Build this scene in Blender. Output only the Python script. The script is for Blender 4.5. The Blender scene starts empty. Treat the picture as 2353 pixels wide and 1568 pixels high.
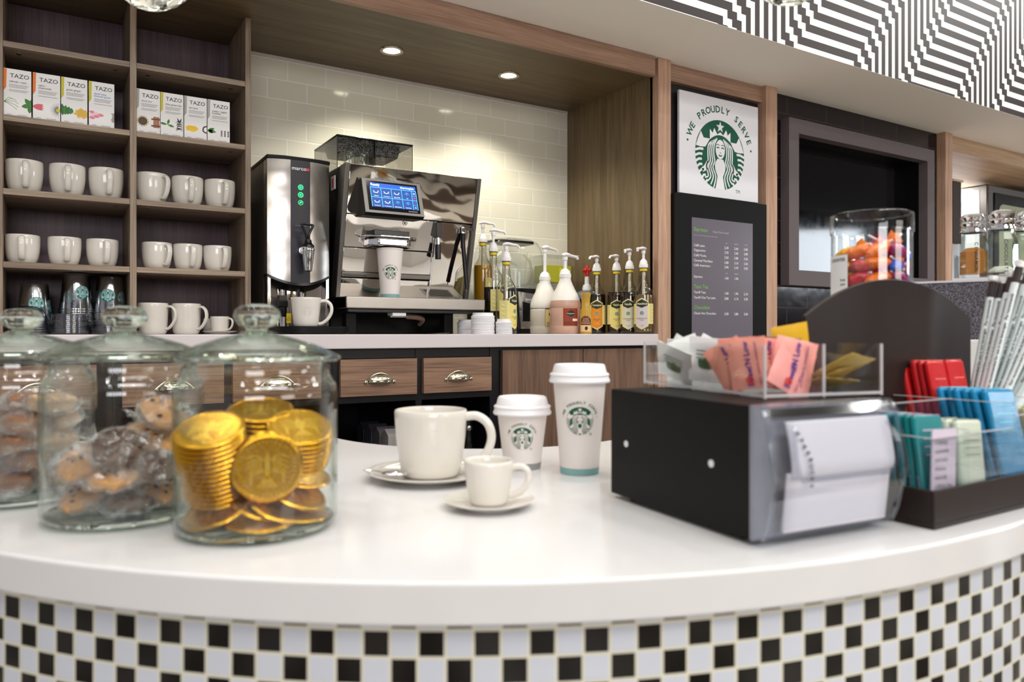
import bpy, bmesh, math, random
from mathutils import Vector, Matrix, Euler
random.seed(7)
PI = math.pi
SC = bpy.context.scene
COL = SC.collection
E = 1.12            # eye height above the floor (m)
FPX = 1714.0        # focal length in pixels of a 2353 px wide frame

# ---------------------------------------------------------------- camera
cam_d = bpy.data.cameras.new('camera')
cam_d.sensor_width = 36.0
cam_d.lens = FPX / 2353 * 36
cam_d.shift_y = -19 / 2353
cam_d.clip_start = 0.02
cam_d.dof.use_dof = True
cam_d.dof.focus_distance = 2.35
cam_d.dof.aperture_fstop = 3.9
cam_d.dof.aperture_blades = 7
cam = bpy.data.objects.new('camera', cam_d)
COL.objects.link(cam)
cam.location = (0, 0, E)
cam.rotation_euler = (math.radians(90), 0, math.radians(-31.7))
SC.camera = cam

# ---------------------------------------------------------------- world, view, cycles
w = bpy.data.worlds.new('world'); SC.world = w; w.use_nodes = True
w.node_tree.nodes['Background'].inputs[0].default_value = (0.95, 0.95, 1.0, 1)
w.node_tree.nodes['Background'].inputs[1].default_value = 0.40
SC.view_settings.view_transform = 'Standard'
SC.view_settings.look = 'None'
SC.view_settings.gamma = 1.0
SC.view_settings.use_curve_mapping = False
SC.view_settings.exposure = -0.06
SC.cycles.transparent_max_bounces = 40
SC.cycles.max_bounces = 10
SC.cycles.sample_clamp_indirect = 6.0
SC.cycles.use_denoising = True

def area(name, loc, rot, sx, sy, power, col=(1, 0.98, 0.95), shape='RECTANGLE'):
    l = bpy.data.lights.new(name, 'AREA'); l.shape = shape; l.size = sx; l.size_y = sy
    l.energy = power; l.color = col
    o = bpy.data.objects.new(name, l); COL.objects.link(o)
    o.location = loc; o.rotation_euler = rot
    return o
# lamps of the hall in front of the bar (ceiling panels, spots and far shop fronts), then two added fill lights
area('hall_ceiling_light', (0.8, -2.0, 3.6), (math.radians(35), 0, 0), 3.0, 0.5, 50)
for ix in range(6):
    for iy, yy_ in enumerate((-2.3, -0.9, 0.35, 1.35)):
        area('hall_downlight', (-1.6 + ix * 1.15 + 0.3 * (iy % 2), yy_, 3.9), (0, 0, 0), 0.16, 0.16, 8.5, shape='DISK')
area('shop_front_light', (-1.4, -4.4, 2.1), (math.radians(84), 0, math.radians(-10)), 2.6, 1.1, 85, (0.98, 0.97, 1.0))
area('shop_front_light', (3.4, -4.4, 2.1), (math.radians(84), 0, math.radians(8)), 2.2, 1.1, 52, (1.0, 0.93, 0.84))
area('shop_front_light', (12.2, -4.4, 2.55), (math.radians(90), 0, math.radians(40)), 1.6, 1.0, 80, (0.85, 0.93, 1.0))
area('soffit_fill_light', (5.2, 1.0, 3.5), (0, 0, 0), 0.8, 0.4, 45)  # added unseen fill, meant to whiten the right end of the soffit
area('kitchen_fill_light', (5.0, 2.75, 2.09), (0, 0, 0), 0.9, 0.25, 13)  # added unseen fill that brightens the oven bay and its header

# ---------------------------------------------------------------- measuring helpers: the ray of a photo pixel meets a real plane
def U(px): return (px - 1176.5) / FPX
CY_, SY_ = 0.8508, 0.5255
def ax(px, Y): return Y * (SY_ + CY_ * U(px)) / (CY_ - SY_ * U(px))
def dep(px, Y): return Y / (CY_ - SY_ * U(px))
def hz(px, py, Y): return E + (765 - py) / FPX * dep(px, Y)
def gnd(px, py, zr):
    t = zr * FPX / (765 - py); u = U(px)
    return t * (SY_ + CY_ * u), t * (CY_ - SY_ * u)
def dpt(px, t):
    u = U(px); return t * (SY_ + CY_ * u), t * (CY_ - SY_ * u)
def facing(x, y): return math.atan2(-y, -x)     # direction from a thing towards the camera

# ---------------------------------------------------------------- materials
def lin(c):
    return tuple((v / 12.92 if v <= 0.04045 else ((v + 0.055) / 1.055) ** 2.4) for v in (x / 255 for x in c)) + (1,)
def sock(n, *names):
    for k in names:
        if k in n.inputs: return n.inputs[k]
def mat(name, rgb, rough=0.5, metal=0.0, coat=0.0, spec=None, trans=0.0, ior=1.45, emit=None, es=1.0, alpha=1.0, bump=None, sss=0, aniso=0):
    m = bpy.data.materials.new(name); m.use_nodes = True
    nt = m.node_tree; b = nt.nodes['Principled BSDF']
    b.inputs['Base Color'].default_value = lin(rgb)
    b.inputs['Roughness'].default_value = rough
    b.inputs['Metallic'].default_value = metal
    b.inputs['IOR'].default_value = ior
    b.inputs['Coat Weight'].default_value = coat
    b.inputs['Transmission Weight'].default_value = trans
    b.inputs['Alpha'].default_value = alpha
    if sss: b.inputs['Subsurface Weight'].default_value = sss
    if aniso: b.inputs['Anisotropic'].default_value = aniso
    if spec is not None: b.inputs['Specular IOR Level'].default_value = spec
    if emit:
        b.inputs['Emission Color'].default_value = lin(emit); b.inputs['Emission Strength'].default_value = es
    # every surface carries a little procedural variation
    tc = nt.nodes.new('ShaderNodeTexCoord')
    no = nt.nodes.new('ShaderNodeTexNoise'); no.inputs['Scale'].default_value = bump[0] if bump else 30
    nt.links.new(tc.outputs['Object'], no.inputs['Vector'])
    if bump:
        bp = nt.nodes.new('ShaderNodeBump'); bp.inputs['Strength'].default_value = bump[1]
        bp.inputs['Distance'].default_value = bump[2]
        nt.links.new(no.outputs['Fac'], bp.inputs['Height']); nt.links.new(bp.outputs['Normal'], b.inputs['Normal'])
    else:
        mr = nt.nodes.new('ShaderNodeMapRange'); mr.inputs['To Min'].default_value = max(0, rough - 0.03); mr.inputs['To Max'].default_value = rough + 0.04
        nt.links.new(no.outputs['Fac'], mr.inputs['Value']); nt.links.new(mr.outputs['Result'], b.inputs['Roughness'])
    return m

def wood(name, dark, light, axis='Z', rough=0.45, scale=1.0):
    m = bpy.data.materials.new(name); m.use_nodes = True
    nt = m.node_tree; N = nt.nodes; L = nt.links; b = N['Principled BSDF']
    tc = N.new('ShaderNodeTexCoord'); mp = N.new('ShaderNodeMapping')
    s = [14, 14, 14]; s['XYZ'.index(axis)] = 0.7
    mp.inputs['Scale'].default_value = [v * scale for v in s]
    L.new(tc.outputs['Object'], mp.inputs['Vector'])
    n1 = N.new('ShaderNodeTexNoise'); n1.inputs['Scale'].default_value = 2.2; n1.inputs['Detail'].default_value = 6; n1.inputs['Distortion'].default_value = 0.8
    L.new(mp.outputs['Vector'], n1.inputs['Vector'])
    mp2 = N.new('ShaderNodeMapping'); s2 = [130, 130, 130]; s2['XYZ'.index(axis)] = 3.5
    mp2.inputs['Scale'].default_value = [v * scale for v in s2]
    L.new(tc.outputs['Object'], mp2.inputs['Vector'])
    n2 = N.new('ShaderNodeTexNoise'); n2.inputs['Scale'].default_value = 2.0; n2.inputs['Detail'].default_value = 3
    L.new(mp2.outputs['Vector'], n2.inputs['Vector'])
    mx = N.new('ShaderNodeMath'); mx.operation = 'MULTIPLY_ADD'; mx.inputs[1].default_value = 0.5
    L.new(n2.outputs['Fac'], mx.inputs[0])
    m2 = N.new('ShaderNodeMath'); m2.operation = 'MULTIPLY'; m2.inputs[1].default_value = 0.5
    L.new(n1.outputs['Fac'], m2.inputs[0]); L.new(m2.outputs[0], mx.inputs[2])
    cr = N.new('ShaderNodeValToRGB'); cr.color_ramp.elements[0].position = 0.36; cr.color_ramp.elements[1].position = 0.64
    cr.color_ramp.elements[0].color = lin(dark); cr.color_ramp.elements[1].color = lin(light)
    L.new(mx.outputs[0], cr.inputs['Fac']); L.new(cr.outputs['Color'], b.inputs['Base Color'])
    b.inputs['Roughness'].default_value = rough
    bp = N.new('ShaderNodeBump'); bp.inputs['Strength'].default_value = 0.25; bp.inputs['Distance'].default_value = 0.0006
    L.new(mx.outputs[0], bp.inputs['Height']); L.new(bp.outputs['Normal'], b.inputs['Normal'])
    return m

def thin_glass(name, face=(252, 255, 253), edge=(120, 165, 140), refl=1.0, rough=0.0, power=2.5, base=0.035, grazing=0.75):
    """clear walls: light passes straight through, gloss and tint grow where the wall is seen edge-on"""
    m = bpy.data.materials.new(name); m.use_nodes = True
    nt = m.node_tree; N = nt.nodes; L = nt.links
    for n in list(N): N.remove(n)
    out = N.new('ShaderNodeOutputMaterial')
    lw = N.new('ShaderNodeLayerWeight'); lw.inputs['Blend'].default_value = 0.5
    pw = N.new('ShaderNodeMath'); pw.operation = 'POWER'; pw.inputs[1].default_value = power
    L.new(lw.outputs['Facing'], pw.inputs[0])
    mc = N.new('ShaderNodeMix'); mc.data_type = 'RGBA'
    mc.inputs['A'].default_value = lin(face); mc.inputs['B'].default_value = lin(edge)
    L.new(pw.outputs[0], mc.inputs['Factor'])
    tr = N.new('ShaderNodeBsdfTransparent'); L.new(mc.outputs['Result'], tr.inputs['Color'])
    gl = N.new('ShaderNodeBsdfGlossy'); gl.inputs['Roughness'].default_value = rough; gl.inputs['Color'].default_value = (refl, refl, refl, 1)
    p4 = N.new('ShaderNodeMath'); p4.operation = 'POWER'; p4.inputs[1].default_value = 4.0
    L.new(lw.outputs['Facing'], p4.inputs[0])
    ma = N.new('ShaderNodeMath'); ma.operation = 'MULTIPLY_ADD'; ma.inputs[1].default_value = grazing; ma.inputs[2].default_value = base
    L.new(p4.outputs[0], ma.inputs[0])
    no = N.new('ShaderNodeTexNoise'); no.inputs['Scale'].default_value = 6
    bp = N.new('ShaderNodeBump'); bp.inputs['Strength'].default_value = 0.05; bp.inputs['Distance'].default_value = 0.002
    L.new(no.outputs['Fac'], bp.inputs['Height']); L.new(bp.outputs['Normal'], gl.inputs['Normal'])
    ms = N.new('ShaderNodeMixShader')
    L.new(ma.outputs[0], ms.inputs[0]); L.new(tr.outputs[0], ms.inputs[1]); L.new(gl.outputs[0], ms.inputs[2])
    L.new(ms.outputs[0], out.inputs['Surface'])
    return m

def brick_mat(name, c1, c2, grout, wdt, hgt, mortar, rough, ox, oz, offset=0.5, bump=0.3, spec=0.5):
    m = bpy.data.materials.new(name); m.use_nodes = True
    nt = m.node_tree; N = nt.nodes; L = nt.links; b = N['Principled BSDF']
    tc = N.new('ShaderNodeTexCoord'); sx = N.new('ShaderNodeSeparateXYZ'); L.new(tc.outputs['Object'], sx.inputs[0])
    cx = N.new('ShaderNodeCombineXYZ')
    a1 = N.new('ShaderNodeMath'); a1.operation = 'ADD'; a1.inputs[1].default_value = -ox
    a2 = N.new('ShaderNodeMath'); a2.operation = 'ADD'; a2.inputs[1].default_value = -oz
    L.new(sx.outputs['X'], a1.inputs[0]); L.new(sx.outputs['Z'], a2.inputs[0])
    L.new(a1.outputs[0], cx.inputs['X']); L.new(a2.outputs[0], cx.inputs['Y'])
    br = N.new('ShaderNodeTexBrick'); br.offset = offset; br.offset_frequency = 2; br.squash = 1.0
    br.inputs['Scale'].default_value = 1.0; br.inputs['Brick Width'].default_value = wdt; br.inputs['Row Height'].default_value = hgt
    br.inputs['Mortar Size'].default_value = mortar; br.inputs['Mortar Smooth'].default_value = 0.6
    br.inputs['Color1'].default_value = lin(c1); br.inputs['Color2'].default_value = lin(c2); br.inputs['Mortar'].default_value = lin(grout)
    L.new(cx.outputs[0], br.inputs['Vector']); L.new(br.outputs['Color'], b.inputs['Base Color'])
    b.inputs['Roughness'].default_value = rough; b.inputs['Specular IOR Level'].default_value = spec
    no = N.new('ShaderNodeTexNoise'); no.inputs['Scale'].default_value = 9
    ad = N.new('ShaderNodeMath'); ad.operation = 'MULTIPLY_ADD'; ad.inputs[1].default_value = -1.0
    L.new(br.outputs['Fac'], ad.inputs[0]); 
    mu = N.new('ShaderNodeMath'); mu.operation = 'MULTIPLY'; mu.inputs[1].default_value = 0.7
    L.new(tc.outputs['Object'], no.inputs['Vector']); L.new(no.outputs['Fac'], mu.inputs[0]); L.new(mu.outputs[0], ad.inputs[2])
    bp = N.new('ShaderNodeBump'); bp.inputs['Strength'].default_value = bump; bp.inputs['Distance'].default_value = 0.003
    L.new(ad.outputs[0], bp.inputs['Height']); L.new(bp.outputs['Normal'], b.inputs['Normal'])
    return m

M = {}
M['wood_x'] = wood('oak_grain_sideways', (104, 86, 70), (164, 144, 122), 'X')
M['wood_z'] = wood('oak_grain_upright', (104, 86, 70), (164, 144, 122), 'Z')
M['wood_dark_z'] = wood('dark_oak_back_panel', (72, 54, 62), (106, 84, 92), 'Z')
M['wood_alcove_x'] = wood('olive_oak_ceiling', (84, 68, 46), (116, 97, 70), 'X', 0.5)
M['wood_alcove_z'] = wood('olive_oak_side', (92, 75, 50), (128, 108, 78), 'Z', 0.5)
M['post'] = wood('pale_oak_post', (164, 126, 104), (204, 168, 142), 'Z')
M['beam'] = wood('pale_oak_beam', (132, 100, 82), (172, 138, 116), 'X')
M['header'] = wood('light_oak_header', (176, 144, 112), (206, 176, 144), 'X')
M['door_wood'] = wood('cabinet_door_oak', (88, 64, 50), (130, 100, 80), 'Z')
M['drawer_wood'] = wood('drawer_oak', (104, 76, 60), (160, 126, 102), 'X')
M['quartz'] = mat('white_quartz', (222, 221, 221), 0.14, bump=(400, 0.04, 0.0003))
M['quartz_grey'] = mat('pale_grey_quartz', (212, 204, 205), 0.3, bump=(400, 0.04, 0.0003))
M['soffit'] = mat('white_plaster', (246, 240, 232), 0.8)
M['black'] = mat('black_lacquer', (16, 15, 18), 0.35)
M['black_matte'] = mat('black_powder_coat', (12, 11, 11), 0.45, spec=.22)
M['black_plastic'] = mat('black_plastic', (14, 14, 16), 0.25)
M['ceramic'] = mat('white_glazed_ceramic', (224, 219, 210), 0.12, coat=0.4)
M['paper'] = mat('white_paper_cup', (230, 222, 217), 0.5)
M['lid_white'] = mat('white_plastic_lid', (242, 240, 242), 0.3)
M['teal_band'] = mat('teal_band', (128, 172, 170), 0.5)
M['grey_band'] = mat('grey_band', (140, 140, 138), 0.5)
M['green'] = mat('logo_green', (0, 84, 58), 0.5)
M['green_teal'] = mat('logo_teal', (0, 105, 100), 0.35)
M['white_ink'] = mat('logo_white', (238, 236, 234), 0.5)
M['white_teal_ink'] = mat('logo_pale_teal', (170, 205, 205), 0.4)
M['dark_ink'] = mat('black_ink', (34, 32, 34), 0.5)
M['grey_ink'] = mat('grey_ink', (120, 120, 122), 0.5)
M['steel'] = mat('brushed_steel', (166, 161, 156), 0.3, 1.0, aniso=0.4)
M['mirror'] = mat('polished_steel', (222, 216, 208), 0.03, 1.0, bump=(3.5, 0.5, 0.008))
M['chrome'] = mat('chrome', (230, 230, 232), 0.06, 1.0)
M['frame_steel'] = mat('grey_steel_frame', (120, 117, 114), 0.35, 0.9)
M['brass'] = mat('aged_brass', (206, 198, 178), 0.16, 1.0)
M['gold_foil'] = mat('gold_foil', (206, 156, 44), 0.24, 0.9, bump=(200, 0.25, 0.0008))
M['gold_face'] = mat('gold_foil_face', (198, 152, 40), 0.3, 0.85, bump=(150, 0.8, 0.003))
M['gold_relief'] = mat('gold_relief', (240, 200, 80), 0.25, 0.9)
M['glass'] = thin_glass('jar_glass', face=(254, 255, 254), edge=(128, 168, 146), base=0.035, grazing=0.8, power=5)
M['clear_solid'] = mat('clear_cut_glass', (246, 248, 250), 0.0, trans=1.0, ior=1.5)
M['glass_clear'] = thin_glass('clear_glass', edge=(190, 200, 200))
M['acrylic'] = thin_glass('clear_acrylic', face=(254, 255, 255), edge=(210, 214, 220), base=0.035, power=3)
M['acrylic_smoke'] = thin_glass('smoky_acrylic', face=(246, 245, 244), edge=(140, 138, 138), base=0.04)
M['acrylic_frost'] = thin_glass('milky_plastic', face=(244, 246, 250), edge=(150, 160, 182), rough=0.08, base=0.07, power=3)
M['acrylic_edge'] = mat('acrylic_cut_edge', (216, 212, 214), 0.2, alpha=0.75)
M['solid_glass'] = mat('solid_green_glass', (230, 244, 236), 0.0, trans=1.0, ior=1.5, bump=(14, 0.35, 0.004))
M['bottle_glass'] = thin_glass('bottle_glass', face=(240, 240, 232), edge=(120, 120, 100), base=0.06)
M['cup_plastic'] = thin_glass('clear_cup_plastic', face=(232, 234, 238), edge=(170, 176, 184), base=0.26, grazing=0.7, rough=0.12)
M['pump'] = mat('white_pump_plastic', (236, 233, 234), 0.35)
# ---------------------------------------------------------------- mesh helpers
class MB:
    """collects shapes, then links them as ONE mesh object"""
    def __init__(s): s.v = []; s.f = []; s.m = []; s.mats = []; s.T = Matrix()
    def mi(s, m):
        if m is None: m = s.mats[0] if s.mats else M['black']
        if m not in s.mats: s.mats.append(m)
        return s.mats.index(m)
    def add(s, verts, faces, m=None, T=None):
        k = s.mi(m); b = len(s.v); A = s.T @ T if T is not None else s.T
        s.v += [A @ Vector(p) for p in verts]
        for f in faces: s.f.append([b + i for i in f]); s.m.append(k)
        return s
    def box(s, x0, x1, y0, y1, z0, z1, m=None, T=None):
        v = [(x, y, z) for z in (z0, z1) for y in (y0, y1) for x in (x0, x1)]
        return s.add(v, [(0, 2, 3, 1), (4, 5, 7, 6), (0, 1, 5, 4), (2, 6, 7, 3), (0, 4, 6, 2), (1, 3, 7, 5)], m, T)
    def prism(s, poly, a0, a1, axis='Z', m=None, T=None):
        """polygon (2d) extruded between a0 and a1 along axis. X: poly=(y,z)  Y: poly=(x,z)  Z: poly=(x,y)"""
        n = len(poly)
        def p(q, a): return {'X': (a, q[0], q[1]), 'Y': (q[0], a, q[1]), 'Z': (q[0], q[1], a)}[axis]
        v = [p(q, a0) for q in poly] + [p(q, a1) for q in poly]
        f = [list(range(n))[::-1], list(range(n, 2 * n))] + [(i, (i + 1) % n, n + (i + 1) % n, n + i) for i in range(n)]
        return s.add(v, f, m, T)
    def lathe(s, prof, n=48, m=None, T=None, cap=True, a0=0, a1=2 * PI):
        full = abs(a1 - a0 - 2 * PI) < 1e-6; v = []; f = []; k = len(prof); cols = n if full else n + 1
        for i in range(cols):
            a = a0 + (a1 - a0) * i / n; c, sn = math.cos(a), math.sin(a)
            for r, z in prof: v.append((r * c, r * sn, z))
        for i in range(n):
            j = (i + 1) % cols
            for q in range(k - 1):
                a, b = i * k + q, j * k + q
                if prof[q][0] < 1e-7: f.append((a, b + 1, a + 1))
                elif prof[q + 1][0] < 1e-7: f.append((a, b, a + 1))
                else: f.append((a, b, b + 1, a + 1))
        return s.add(v, f, m, T)
    def ell(s, c, r, m=None, T=None, nu=20, nv=12, R=None):
        prof = [(math.sin(PI * i / nv), -math.cos(PI * i / nv)) for i in range(nv + 1)]
        prof[0] = (0, -1); prof[-1] = (0, 1)
        A = Matrix.Translation(c) @ (R if R is not None else Matrix()) @ Matrix.Diagonal((r[0], r[1], r[2], 1))
        return s.lathe(prof, nu, m, (T @ A) if T is not None else A)
    def tube(s, pts, r, m=None, n=10, ref=None, r2=None, caps=True, T=None):
        """sweep an ellipse: r across ref direction, r2 the other way; r may be a list"""
        pts = [Vector(p) for p in pts]; v = []; f = []
        N = len(pts); rs = r if isinstance(r, (list, tuple)) else [r] * N
        r2s = rs if r2 is None else (r2 if isinstance(r2, (list, tuple)) else [r2] * N)
        t0 = (pts[1] - pts[0]).normalized()
        side = Vector(ref) if ref is not None else (Vector((0, 0, 1)) if abs(t0.z) < 0.9 else Vector((1, 0, 0)))
        for i, p in enumerate(pts):
            t = (pts[min(i + 1, N - 1)] - pts[max(i - 1, 0)]).normalized()
            a = side - t * side.dot(t)
            if a.length < 1e-6: a = t.orthogonal()
            a.normalize(); b = t.cross(a)
            if ref is None: side = a
            for q in range(n):
                g = 2 * PI * q / n
                v.append(p + a * (rs[i] * math.cos(g)) + b * (r2s[i] * math.sin(g)))
        for i in range(N - 1):
            for q in range(n):
                f.append((i * n + q, i * n + (q + 1) % n, (i + 1) * n + (q + 1) % n, (i + 1) * n + q))
        if caps: f.append(tuple(range(n))[::-1]); f.append(tuple((N - 1) * n + q for q in range(n)))
        return s.add(v, f, m, T)
    def build(s, name, parent=None, loc=None, rot=None, bevel=0, seg=2, smooth=True, ang=35):
        me = bpy.data.meshes.new(name)
        me.from_pydata([tuple(p) for p in s.v], [], s.f)
        for m in s.mats: me.materials.append(m)
        me.polygons.foreach_set('material_index', s.m)
        if smooth:
            me.polygons.foreach_set('use_smooth', [True] * len(me.polygons))
        me.update(); me.validate()
        bm = bmesh.new(); bm.from_mesh(me); bmesh.ops.recalc_face_normals(bm, faces=bm.faces); bm.to_mesh(me); bm.free()
        if smooth: me.set_sharp_from_angle(angle=math.radians(ang))
        o = bpy.data.objects.new(name, me); COL.objects.link(o)
        if parent is not None: o.parent = parent
        if loc is not None: o.location = loc
        if rot is not None: o.rotation_euler = rot
        if bevel:
            b = o.modifiers.new('bevel', 'BEVEL'); b.width = bevel; b.segments = seg; b.limit_method = 'ANGLE'; b.angle_limit = math.radians(40)
            b.harden_normals = False
        return o

def tag(o, label, cat, group=None, kind=None):
    o['label'] = label; o['category'] = cat
    if group: o['group'] = group
    if kind: o['kind'] = kind
    return o
def thing(name, label, cat, loc=(0, 0, 0), rotz=0, group=None):
    o = bpy.data.objects.new(name, None); COL.objects.link(o); o.empty_display_size = 0.03
    o.location = loc; o.rotation_euler = (0, 0, rotz)
    return tag(o, label, cat, group)
def struct(o, label=None):
    o['kind'] = 'structure'
    if label: o['label'] = label
    return o
def kids(o): return [c for c in KIDS.get(o.name, [])] if False else list(o.children)
def dup(root, loc, rotz=None, label=None, group=None, rot=None):
    r = root.copy(); COL.objects.link(r); r.location = loc
    if rotz is not None: r.rotation_euler = (0, 0, rotz)
    if rot is not None: r.rotation_euler = rot
    if label: r['label'] = label
    if group: r['group'] = group
    for ch in list(root.children):
        c = ch.copy(); COL.objects.link(c); c.parent = r
        for g in ch.children:
            d = g.copy(); COL.objects.link(d); d.parent = c
    return r

# ---------------------------------------------------------------- lettering and emblem
_tc = {}
def text_geo(s, size=1.0, align='CENTER', bold=0.0, xs=1.0):
    key = (s, align, bold)
    if key not in _tc:
        c = bpy.data.curves.new('t', 'FONT'); c.body = s; c.size = 1; c.align_x = align; c.resolution_u = 2; c.offset = bold
        o = bpy.data.objects.new('t', c); me = bpy.data.meshes.new_from_object(o)
        _tc[key] = ([(v.co.x, v.co.y) for v in me.vertices], [list(p.vertices) for p in me.polygons])
        bpy.data.objects.remove(o); bpy.data.curves.remove(c); bpy.data.meshes.remove(me)
    v, f = _tc[key]
    return [(x * size * xs, y * size) for x, y in v], f
def put2d(mb, geo, m, fn):
    v, f = geo; mb.add([fn(x, y) for x, y in v], f, m)
def flat(origin, xd, yd, off=0.0):
    o = Vector(origin); a = Vector(xd).normalized(); b = Vector(yd).normalized(); n = a.cross(b)
    return lambda x, y: o + a * x + b * y + n * off
def around(R, zc, th0, off=0.0, dr=0.0, flip=False):
    """wraps a flat design onto a cylinder or cone: R radius at zc, dr/dz slope"""
    def fn(x, y):
        if flip: x, y = -x, -y
        r = R + dr * y
        a = th0 + x / R
        return ((r + off) * math.cos(a), (r + off) * math.sin(a), zc + y)
    return fn
def stroke(pts, wd):
    """polyline with width -> quads (2d); wd number or list"""
    v = []; f = []; n = len(pts)
    for i, p in enumerate(pts):
        a = pts[max(i - 1, 0)]; b = pts[min(i + 1, n - 1)]
        dx, dy = b[0] - a[0], b[1] - a[1]; l = math.hypot(dx, dy) or 1
        w = (wd[i] if isinstance(wd, (list, tuple)) else wd) / 2
        v += [(p[0] - dy / l * w, p[1] + dx / l * w), (p[0] + dy / l * w, p[1] - dx / l * w)]
    for i in range(n - 1): f.append((2 * i, 2 * i + 1, 2 * i + 3, 2 * i + 2))
    return v, f
def smoothpts(pts, k=4):
    out = []
    n = len(pts)
    for i in range(n - 1):
        p0, p1, p2, p3 = pts[max(i - 1, 0)], pts[i], pts[i + 1], pts[min(i + 2, n - 1)]
        for q in range(k):
            t = q / k
            out.append(tuple(0.5 * (2 * p1[d] + (p2[d] - p0[d]) * t + (2 * p0[d] - 5 * p1[d] + 4 * p2[d] - p3[d]) * t * t + (3 * p1[d] - p0[d] - 3 * p2[d] + p3[d]) * t ** 3) for d in range(len(p1))))
    out.append(tuple(pts[-1])); return out
def fan(c, pts): return [c] + list(pts), [(0, i + 1, (i + 1) % len(pts) + 1) for i in range(len(pts))]
def strip(xs, top, bot):
    v = []; f = []
    for x in xs: v += [(x, bot(x)), (x, top(x))]
    for i in range(len(xs) - 1): f.append((2 * i, 2 * i + 2, 2 * i + 3, 2 * i + 1))
    return v, f
def rng(a, b, n): return [a + (b - a) * i / n for i in range(n + 1)]
def interp(pts):
    def g(x):
        for (a, ya), (b, yb) in zip(pts, pts[1:]):
            if x <= b: return ya + (yb - ya) * (x - a) / (b - a)
        return pts[-1][1]
    return g
def emblem_shapes():
    """round emblem of a crowned figure with two fins and wavy hair, unit radius: list of (geometry, layer)"""
    S = []
    v = []; f = []; n = 48; rr = (0.0, 0.34, 0.67, 1.0)
    v.append((0, 0))
    for r in rr[1:]:
        for i in range(n): v.append((r * math.cos(2 * PI * i / n), r * math.sin(2 * PI * i / n)))
    for i in range(n): f.append((0, 1 + i, 1 + (i + 1) % n))
    for k in range(2):
        for i in range(n): a = 1 + k * n + i; b = 1 + k * n + (i + 1) % n; f.append((a, a + n, b + n, b))
    S.append(((v, f), 0))
    S.append((strip(rng(-0.42, 0.42, 28), interp([(-.42, .70), (-.30, .60), (-.25, .76), (-.12, .58), (0, .66), (.12, .58), (.25, .76), (.30, .60), (.42, .70)]),
                    lambda x: .40 + .17 * (1 - (x / .42) ** 2)), 1))
    st = [((0.17 if i % 2 == 0 else 0.07) * math.sin(PI * i / 5), .80 + (0.17 if i % 2 == 0 else 0.07) * math.cos(PI * i / 5)) for i in range(10)]
    S.append((fan((0, .80), st), 1))
    # body between the hair
    hw = interp([(-1.0, .20), (-.85, .16), (-.62, .11), (-.42, .21), (-.28, .22), (-.12, .12)])
    ys = rng(-1.0, -0.12, 14); bv = []; bf = []
    for y in ys: bv += [(-hw(y), y), (hw(y), y)]
    for i in range(len(ys) - 1): bf.append((2 * i, 2 * i + 1, 2 * i + 3, 2 * i + 2))
    S.append(((bv, bf), 1))
    for s in (-1, 1):
        for k in range(4):
            p = [(.13 + .06 * k, .47 - .035 * k), (.25 + .075 * k, .24), (.26 + .08 * k, -.02), (.22 + .09 * k, -.2), (.30 + .085 * k, -.38), (.18 + .10 * k, -.64), (.27 + .115 * k, -.97 + .09 * k)]
            S.append((stroke(smoothpts([(s * a, b) for a, b in p], 3), .043), 1))
        S.append((fan((s * .70, .27), [(s * a, b) for a, b in ((.78, .60), (.67, .42), (.42, .42), (.50, .30), (.60, .17), (.78, .15), (.975, .17), (.90, .36))]), 1))
        for k in range(7):
            y = .06 - .145 * k; xo = math.sqrt(max(0, 1 - y * y)) * 1.0
            xi = (.68, .72, .74, .72, .66, .58, .5)[k]
            if xo > xi: S.append((stroke([(s * xi, y + .035), (s * (xi + xo) / 2, y + .03), (s * xo, y - .02 - .01 * k)], .068), 1))
        S.append((stroke([(s * .50, -.22), (s * .58, -.42), (s * .72, -.50)], [.06, .17, .13]), 1))
    S.append((fan((0, .16), [(.19 * math.cos(2 * PI * i / 20), .16 + .28 * math.sin(2 * PI * i / 20)) for i in range(20)]), 2))
    for s in (-1, 1):
        S.append((stroke([(s * .04, .20), (s * .10, .215), (s * .15, .19)], .035), 3))
        S.append((stroke([(s * .03, .27), (s * .09, .30), (s * .16, .27)], .022), 3))
    S.append((stroke([(-.03, .06), (.03, .06)], .02), 3))
    S.append((stroke([(-.07, -.005), (0, -.03), (.07, -.005)], .035), 3))
    return S
EMB = emblem_shapes()
def emblem(mb, R, fn_of_off, gm, wm, ring_text=None, tm=None, dots=True, eps=0.00015, tsize=0.27, trad=1.22):
    """fn_of_off(off) -> mapping (x,y) metres -> point"""
    for (v, f), lay in EMB:
        fn = fn_of_off(eps * (lay + 1)); m = gm if lay in (0, 3) else wm
        put2d(mb, ([(x * R, y * R) for x, y in v], f), m, fn)
    if ring_text:
        fn = fn_of_off(eps); n = len(ring_text); a0, a1 = 156, 24
        for i, ch in enumerate(ring_text):
            if ch == ' ': continue
            a = math.radians(a0 + (a1 - a0) * i / (n - 1)); c, s = math.cos(a), math.sin(a)
            v, f = text_geo(ch, R * tsize, bold=0.022)
            v = [((R * trad + y) * c + x * s, (R * trad + y) * s - x * c) for x, y in v]
            put2d(mb, (v, f), tm or gm, fn)
        if dots:
            for a in (168, 12):
                c, s = R * 1.32 * math.cos(math.radians(a)), R * 1.32 * math.sin(math.radians(a))
                put2d(mb, fan((c, s), [(c + R * .035 * math.cos(q * PI / 4), s + R * .035 * math.sin(q * PI / 4)) for q in range(8)]), tm or gm, fn)
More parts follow.
